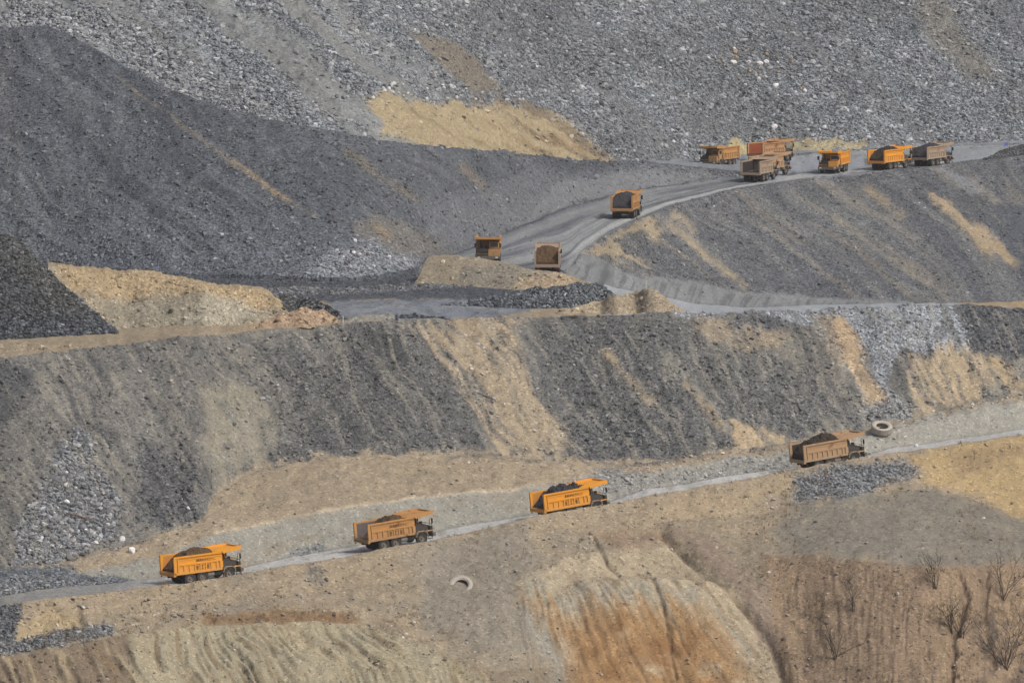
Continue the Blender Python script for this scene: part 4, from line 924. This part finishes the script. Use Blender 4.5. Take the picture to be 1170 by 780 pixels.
def tmesh(part, mat, smooth=False):
    key = (part, mat.name)
    if key not in _mc: _mc[key] = TM[part].mesh(part, mat, smooth)
    return _mc[key]

def make_truck(kind, lettered):
    P, I = PAINT[kind], INNER[kind]; root = bpy.data.objects.new('dump_truck', None); COL.objects.link(root); root.empty_display_size = .5
    def part(nm, mat, name=None, parent=None, loc=None, smooth=False, rot=None):
        o = link(name or nm, tmesh(nm, mat, smooth), parent or root)
        if loc: o.location = loc
        if rot: o.rotation_euler = rot
        return o
    part('chassis', M_BLK); body = part('dump_body', P); part('bed_lining', I, parent=body); part('canopy', P)
    cab = part('cab', P); part('windscreen', M_GLASS, parent=cab); part('side_window', M_GLASS, parent=cab); part('door', P, parent=cab)
    part('engine', M_DECK); part('front_fascia', P); part('mudguard_a', M_DUSTY, 'mudguard'); part('mudguard_b', M_DUSTY, 'mudguard'); part('grille', M_DECK); part('bumper', M_BUMP); part('fuel_tank', M_SILVER)
    part('handrail', M_BLK); part('mirror_r', M_BLK, 'mirror'); part('mirror_l', M_BLK, 'mirror'); part('ladder', M_BLK)
    for y in (-1.25, 1.25): part('headlight', M_LAMP, loc=(0, y, 0)); part('tail_light', M_RED, loc=(0, y, 0))
    if lettered: part('lettering_a', M_INK, 'lettering', parent=body); part('lettering_b', M_INK, 'lettering', parent=body)
    for x, y in [(2.75, -1.42), (2.75, 1.42)] + [(x, s * y) for x in (-2.5, -.85) for s in (-1, 1) for y in (1.48, .98)]:
        wl_ = part('wheel', M_RIM, loc=(x, y, .755), rot=(0, 0, math.pi if y < 0 else 0), smooth=False); part('tyre', M_TYRE, parent=wl_)
    return root
def copy_tree(o, parent=None):
    c = o.copy(); COL.objects.link(c)
    if parent: c.parent = parent
    for ch in o.children: copy_tree(ch, c)
    return c
PROTO = {}
def truck(kind, lettered, label):
    if (kind, lettered) in PROTO: r = copy_tree(PROTO[(kind, lettered)])
    else: r = PROTO[(kind, lettered)] = make_truck(kind, lettered)
    return tag(r, label, 'truck', 'mining dump trucks on the haul roads')
LOADM = {'brown': noisy_mat('brown_soil_load', (84, 67, 49), 2.5, .5), 'black': noisy_mat('dark_rock_load', (56, 56, 60), 3, .5), 'dark': noisy_mat('dark_soil_load', (55, 48, 41), 2.5, .5)}
def load(kind, label, peak=.75, full=1.0, lip=1.95, rough=.12, seed=0, cx=-.55):
    nx, ny = 60, 34; xs = np.linspace(-4.35, 1.58, nx); ys = np.linspace(-1.47, 1.47, ny); Xl, Yl = np.meshgrid(xs, ys, indexing='ij')
    rear = lip + .80 * (Xl + 4.35) * full                                   # slope from the open rear lip
    m = 3.15 + peak * .85 * np.exp(-((Xl - cx) / 2.1) ** 2) * (1 - (Yl / 1.9) ** 2) + .15 * np.cos(Yl)
    Z = np.minimum(rear, m); Z = np.where(Xl > .9, np.minimum(Z, 3.35 + .2 * (1.58 - Xl)), Z)
    Z = Z + rough * (2 * fbm2(Xl * 1.4, Yl * 1.4, 4, seed + 500)) ; Z = Z + rough * .8 * (fbm2(Xl * 5, Yl * 5, 2, seed + 501))
    Z = np.maximum(Z, 1.62)
    top = np.stack([Xl, Yl, Z], -1).reshape(-1, 3); bot = top.copy(); bot[:, 2] = 1.61 - .022 * (bot[:, 0] + 4.5) + .05; V = np.concatenate([top, bot])
    idx = np.arange(nx * ny).reshape(nx, ny); Q = [np.stack([idx[:-1, :-1], idx[1:, :-1], idx[1:, 1:], idx[:-1, 1:]], -1).reshape(-1, 4)]; N = nx * ny
    Q.append(Q[0][:, ::-1] + N)
    for e in (idx[0, :], idx[:, -1], idx[-1, ::-1], idx[::-1, 0]): Q.append(np.stack([e[:-1], e[1:], e[1:] + N, e[:-1] + N], -1)[:, ::-1])
    o = link('load', mesh_np('load', V, np.concatenate(Q), False, None, LOADM[kind])); return tag(o, label, 'load', 'loads in the dump trucks')

def orient(o, pos, fwd):
    f = Vector(fwd).normalized(); l = Vector((0, 0, 1)).cross(f).normalized(); u = f.cross(l)
    M = Matrix((f, l, u)).transposed().to_4x4(); M.translation = pos; o.matrix_world = M
def on_road(px, off):                          # centre point of a truck on the near road, and the road's direction
    def p(x): 
        Y = np.interp(x, pxs, gsm(YR1, 40)) + off; z = np.interp(x, pxs, gsm(zRb, 25)); return Vector((Y * (x - 585) / F, Y, z + .05))
    return p(px), p(px + 35) - p(px - 35)
NEAR = [(230, 3.6, 'clean', True, 'bright orange dump truck lowest on the slope road, heaped with brown soil', ('brown', .85, 'heap of brown soil in the lowest bright orange truck')),
        (452, 3.8, 'worn', True, 'scuffed brownish orange dump truck with brown soil load, second up the slope road', ('brown', .6, 'brown soil load in the scuffed orange truck on the slope road')),
        (653, 4.6, 'clean', True, 'bright orange dump truck carrying black rock up the slope road', ('black', .6, 'heap of black rock in the bright orange truck on the slope road')),
        (949, 4.8, 'dusty', False, 'dusty tan dump truck just below the tyre, highest on the slope road', ('dark', 1.15, 'dark soil load in the dusty tan truck below the tyre'))]
for i, (px, off, kind, let, lab, ld) in enumerate(NEAR):
    t = truck(kind, let, lab); pos, d = on_road(px, off); orient(t, pos, d)
    o = load(ld[0], ld[2], ld[1], seed=i * 5 + 1, rough=.27 if ld[0] == 'black' else .13, lip=(1.95, .9, 1.95, 2.3)[i]); orient(o, pos, d)
FAR = [(558, 299.5, 181, 'worn', 'orange dump truck coming head-on behind the tan mound', None),
       (626, 312.5, 1.5, 'grey', 'whitish dusty dump truck with brown load, seen from behind below the curve', ('brown', .55, 'brown soil load in the whitish truck at the bottom of the curve')),
       (716, 248.0, 10.5, 'worn', 'orange dump truck with black load, seen from behind in the curve', ('black', .6, 'black rock load in the orange truck in the middle of the curve')),
       (822, 191.0, 208, 'worn', 'leftmost orange dump truck of the upper road, turned to the left with empty bed', None),
       (881, 185.0, 40, 'rust', 'dump truck with empty rust-red bed standing beside the leftmost upper truck', None),
       (868, 206.5, 22, 'grey', 'grey dusty dump truck with dark empty bed in front of the rusty one', None),
       (880, 201.0, 30, 'dusty', 'tan dusty dump truck half hidden in front of the grey dusty one', None),
       (953, 197.0, 197, 'clean', 'small looking orange dump truck facing the camera alone in the upper yard', None),
       (1017, 193.5, 35, 'clean', 'orange dump truck with dark soil load on the upper road edge', ('dark', .75, 'dark soil load in the orange truck on the upper road edge')),
       (1065, 189.5, 34, 'grey', 'greyish dump truck heaped with black rock, furthest right on the upper road', ('black', .7, 'black rock load in the furthest right greyish truck'))]
for i, (px, py, hd, kind, lab, ld) in enumerate(FAR):
    Y, z = plane(py); Y = float(Y); pos = Vector((Y * (px - 585) / F, Y, float(plane_z(Y)) + .06)); d = (math.sin(R(hd)), math.cos(R(hd)), PL1 * math.cos(R(hd)))
    t = truck(kind, False, lab); orient(t, pos, d)
    if ld: o = load(ld[0], ld[2], ld[1], seed=i * 7 + 60); orient(o, pos, d)

# ------------------------------------------------------------------ cast-off tyres, beam, posts, sign
M_DTY = noisy_mat('dust_caked_rubber', (170, 165, 155), 4, .22, 1.0)
def big_tyre(px, py, tilt, yaw, label, sink, R_=1.25):
    m = MB(); k = R_; prof = [(.58, -.24), (.72, -.34), (.90, -.33), (.98, -.27), (1.0, -.1), (1.0, .1), (.98, .27), (.90, .33), (.72, .34), (.58, .24), (.60, .2), (.80, .24), (.90, 0), (.80, -.24), (.60, -.2)]
    m.lathe([(r * k, y * k) for r, y in prof], n=48)
    for q in range(30):
        a0 = 2 * math.pi * q / 30
        for y0, y1, da0 in ((-.31, -.04, .0), (.04, .31, .1)):
            vs = []
            for rr in (.97, 1.035):
                for da in (-.055, .055):
                    for yy in (y0, y1): vs.append((k * rr * math.cos(a0 + da + da0), k * yy, k * rr * math.sin(a0 + da + da0)))
            m.add(vs, [(0, 1, 3, 2), (4, 6, 7, 5), (0, 4, 5, 1), (2, 3, 7, 6), (0, 2, 6, 4), (1, 5, 7, 3)])
    o = m.build('discarded_tyre', M_DTY); p = at(px, py)
    o.matrix_world = Matrix.Translation(p + Vector((0, 0, sink))) @ Matrix.Rotation(yaw, 4, 'Z') @ Matrix.Rotation(tilt, 4, 'X')
    return tag(o, label, 'tyre')
big_tyre(1008, 494, R(-64), R(12), 'large dust-whitened tyre leaning on the bank above the dusty tan truck', .55, 1.3)
big_tyre(527, 668, R(-44), R(-8), 'dust-whitened tyre half buried in the tan slope below the road', -.32, 1.42)
p0, p1 = at(76, 590), at(101, 597)
b = MB(); b.tube([p0 + Vector((0, -.5, .45)), (p0 + p1) / 2 + Vector((0, -.5, .5)), p1 + Vector((0, -.4, .4))], .1, n=6)
tag(b.build('steel_beam', noisy_mat('rusty_steel', (104, 84, 68), 2, .4)), 'thin rusty beam lying across the grey rock pile', 'beam')
M_WHITE = noisy_mat('white_post_paint', (196, 196, 192), 6, .12)
for px, py, hh, lab in ((392, 370, 1.0, 'white marker post at the edge of the level beside the pinkish mound'), (739, 329, .9, 'small white marker post on top of the tan heap by the upper road')):
    if px < 500: p = at(px, py)
    else:
        q_ = [h for h in HEAPS if h[3].min() < 640 < h[3].max() and h[3].max() > 780][0]; ci = int(np.argmin(np.abs(q_[3][0] - px))); p = Vector(q_[0][q_[5], ci])
    m = MB(); m.tube([(0, 0, -.2), (0, 0, hh)], .06, n=6); m.tube([(0, 0, hh), (0, 0, hh + .05)], .075, n=6); o = m.build('marker_post', M_WHITE); o.location = p; tag(o, lab, 'post')
q_ = HEAPS[-2]; ci = int(np.argmin(np.abs(q_[3][0] - 1149))); p = Vector(q_[0][q_[5], ci])
root = bpy.data.objects.new('sign', None); COL.objects.link(root); root.location = p; tag(root, 'small blue panel on a short pale post on the dark heap at the far right', 'sign')
m = MB(); m.tube([(0, 0, -.3), (0, 0, .9)], .06, n=6); m.build('post', M_WHITE, root)
m = MB(); m.box(-.3, .3, -.09, -.065, .45, 1.05); m.build('panel', noisy_mat('blue_panel', (104, 118, 190), 5, .15), root)

# ------------------------------------------------------------------ bare shrubs
M_TWIG = noisy_mat('dark_twigs', (66, 60, 56), 5, .3)
def shrub(px, py, h_px, spread, n_stem, seed, label, density=1.0):
    rd = random.Random(seed); p = at(px, py); h = h_px * p.y / F
    root = bpy.data.objects.new('bare_shrub', None); COL.objects.link(root); root.location = p; tag(root, label, 'shrub', 'bare shrubs on the bluff')
    st, tw = MB(), MB()
    def grow(m, a, d, L, r, lev):
        pts = [a]; q = a.copy(); dd = d.copy()
        for _ in range(4):
            dd = (dd + Vector((rd.gauss(0, .16), rd.gauss(0, .16), rd.gauss(.05, .10)))).normalized(); q = q + dd * L / 4; pts.append(q.copy())
        m.tube(pts, r, r * .35, n=4)
        if lev > 0:
            for _ in range(int(rd.randint(4, 7) * density)):
                i = rd.randint(1, 4); nd = (dd + Vector((rd.gauss(0, .65), rd.gauss(0, .65), rd.gauss(.1, .35)))).normalized()
                grow(tw, pts[i], nd, L * rd.uniform(.35, .6), r * .5, lev - 1)
    for k in range(n_stem):
        a = rd.uniform(0, 6.28); sp = rd.uniform(.1, 1) * spread
        grow(st, Vector((rd.gauss(0, .12), rd.gauss(0, .1), -.2)), Vector((math.cos(a) * sp, math.sin(a) * sp * .6, 1)).normalized(), h * rd.uniform(.6, 1.0), .05, 2)
    st.build('stem', M_TWIG, root); tw.build('twigs', M_TWIG, root)
shrub(1068, 673, 44, .35, 5, 1, 'slender bare shrub with upright stems below the grey shelf')
shrub(1147, 686, 54, .5, 6, 2, 'tall wide bare shrub nearest the right side on the dark bluff')
shrub(975, 700, 42, .4, 3, 3, 'grey bare shrub with a single leading stem mid bluff')
shrub(955, 752, 48, .8, 7, 4, 'broad dense dark bush low on the left part of the bluff', .85)
shrub(1087, 722, 42, .3, 5, 5, 'dark narrow bare shrub beside the deep gully')
shrub(1098, 728, 30, .7, 8, 6, 'short dark tangle of twigs right beside the gully')
shrub(1150, 765, 60, 1.1, 11, 9, 'big tangled dark bush in the lower right corner', 1.2)

# ------------------------------------------------------------------ dry grass tufts on the bluff and along the banks
def tufts(n):
    sub = (SEG >= LI['N0']) & (SEG < LI['Rb']) & (PX > -20) & (PX < 1190) & (PYD < 790)
    wgt = np.where(sub, np.clip(fbm2(PX / 30, PYg / 25, 4, 601) + .02, 0, 1) * (.25 + 1.6 * bluff + .5 * (PX > 850)), 0).ravel(); i = rng.choice(wgt.size, n, p=wgt / wgt.sum())
    P = P3.reshape(-1, 3)[i]; k = 9; a = rng.uniform(0, 6.28, (n, k)); L = rng.uniform(.25, .75, (n, 1)) * rng.uniform(.6, 1.1, (n, k)); lean = rng.uniform(.15, .8, (n, k))
    b0 = P[:, None, :] + np.stack([rng.normal(0, .12, (n, k)), rng.normal(0, .12, (n, k)), np.full((n, k), -.05)], -1)
    d = np.stack([np.cos(a) * lean, np.sin(a) * lean, np.ones((n, k))], -1); d /= np.linalg.norm(d, axis=-1, keepdims=True)
    wv = np.stack([-np.sin(a), np.cos(a), 0 * a], -1) * .022
    V = np.stack([b0 - wv, b0 + wv, b0 + d * L[..., None]], 2).reshape(-1, 3); Fq = np.arange(len(V)).reshape(-1, 3)
    tone = rng.uniform(.6, 1.15, (n, 1)); cc = np.repeat(lin((142, 126, 98))[None] * tone, k * 3, 0)
    tag(link('dry_grass', mesh_np('dry_grass', V, Fq, False, {'Col': cc}, M_RUB)), kind='stuff')
tufts(1700)

# ------------------------------------------------------------------ thin air haze
m = bpy.data.materials.new('thin_haze'); m.use_nodes = True; t = m.node_tree; t.nodes.clear()
out = t.nodes.new('ShaderNodeOutputMaterial'); pv = t.nodes.new('ShaderNodeVolumePrincipled'); t.links.new(pv.outputs[0], out.inputs['Volume'])
pv.inputs['Color'].default_value = (.97, .98, 1, 1); pv.inputs['Density'].default_value = HAZE; pv.inputs['Anisotropy'].default_value = 0.3
mx = max(float(np.abs(XD).max()), 300) + 30; zlo = float(zd.min()) - 1.5; zhi = max(float(zd.max()), CAMZ) + 4
b = MB().box(-mx, mx, -30, float(Yd.max()) + 20, zlo, zhi); o = b.build('haze', m); tag(o, kind='stuff')
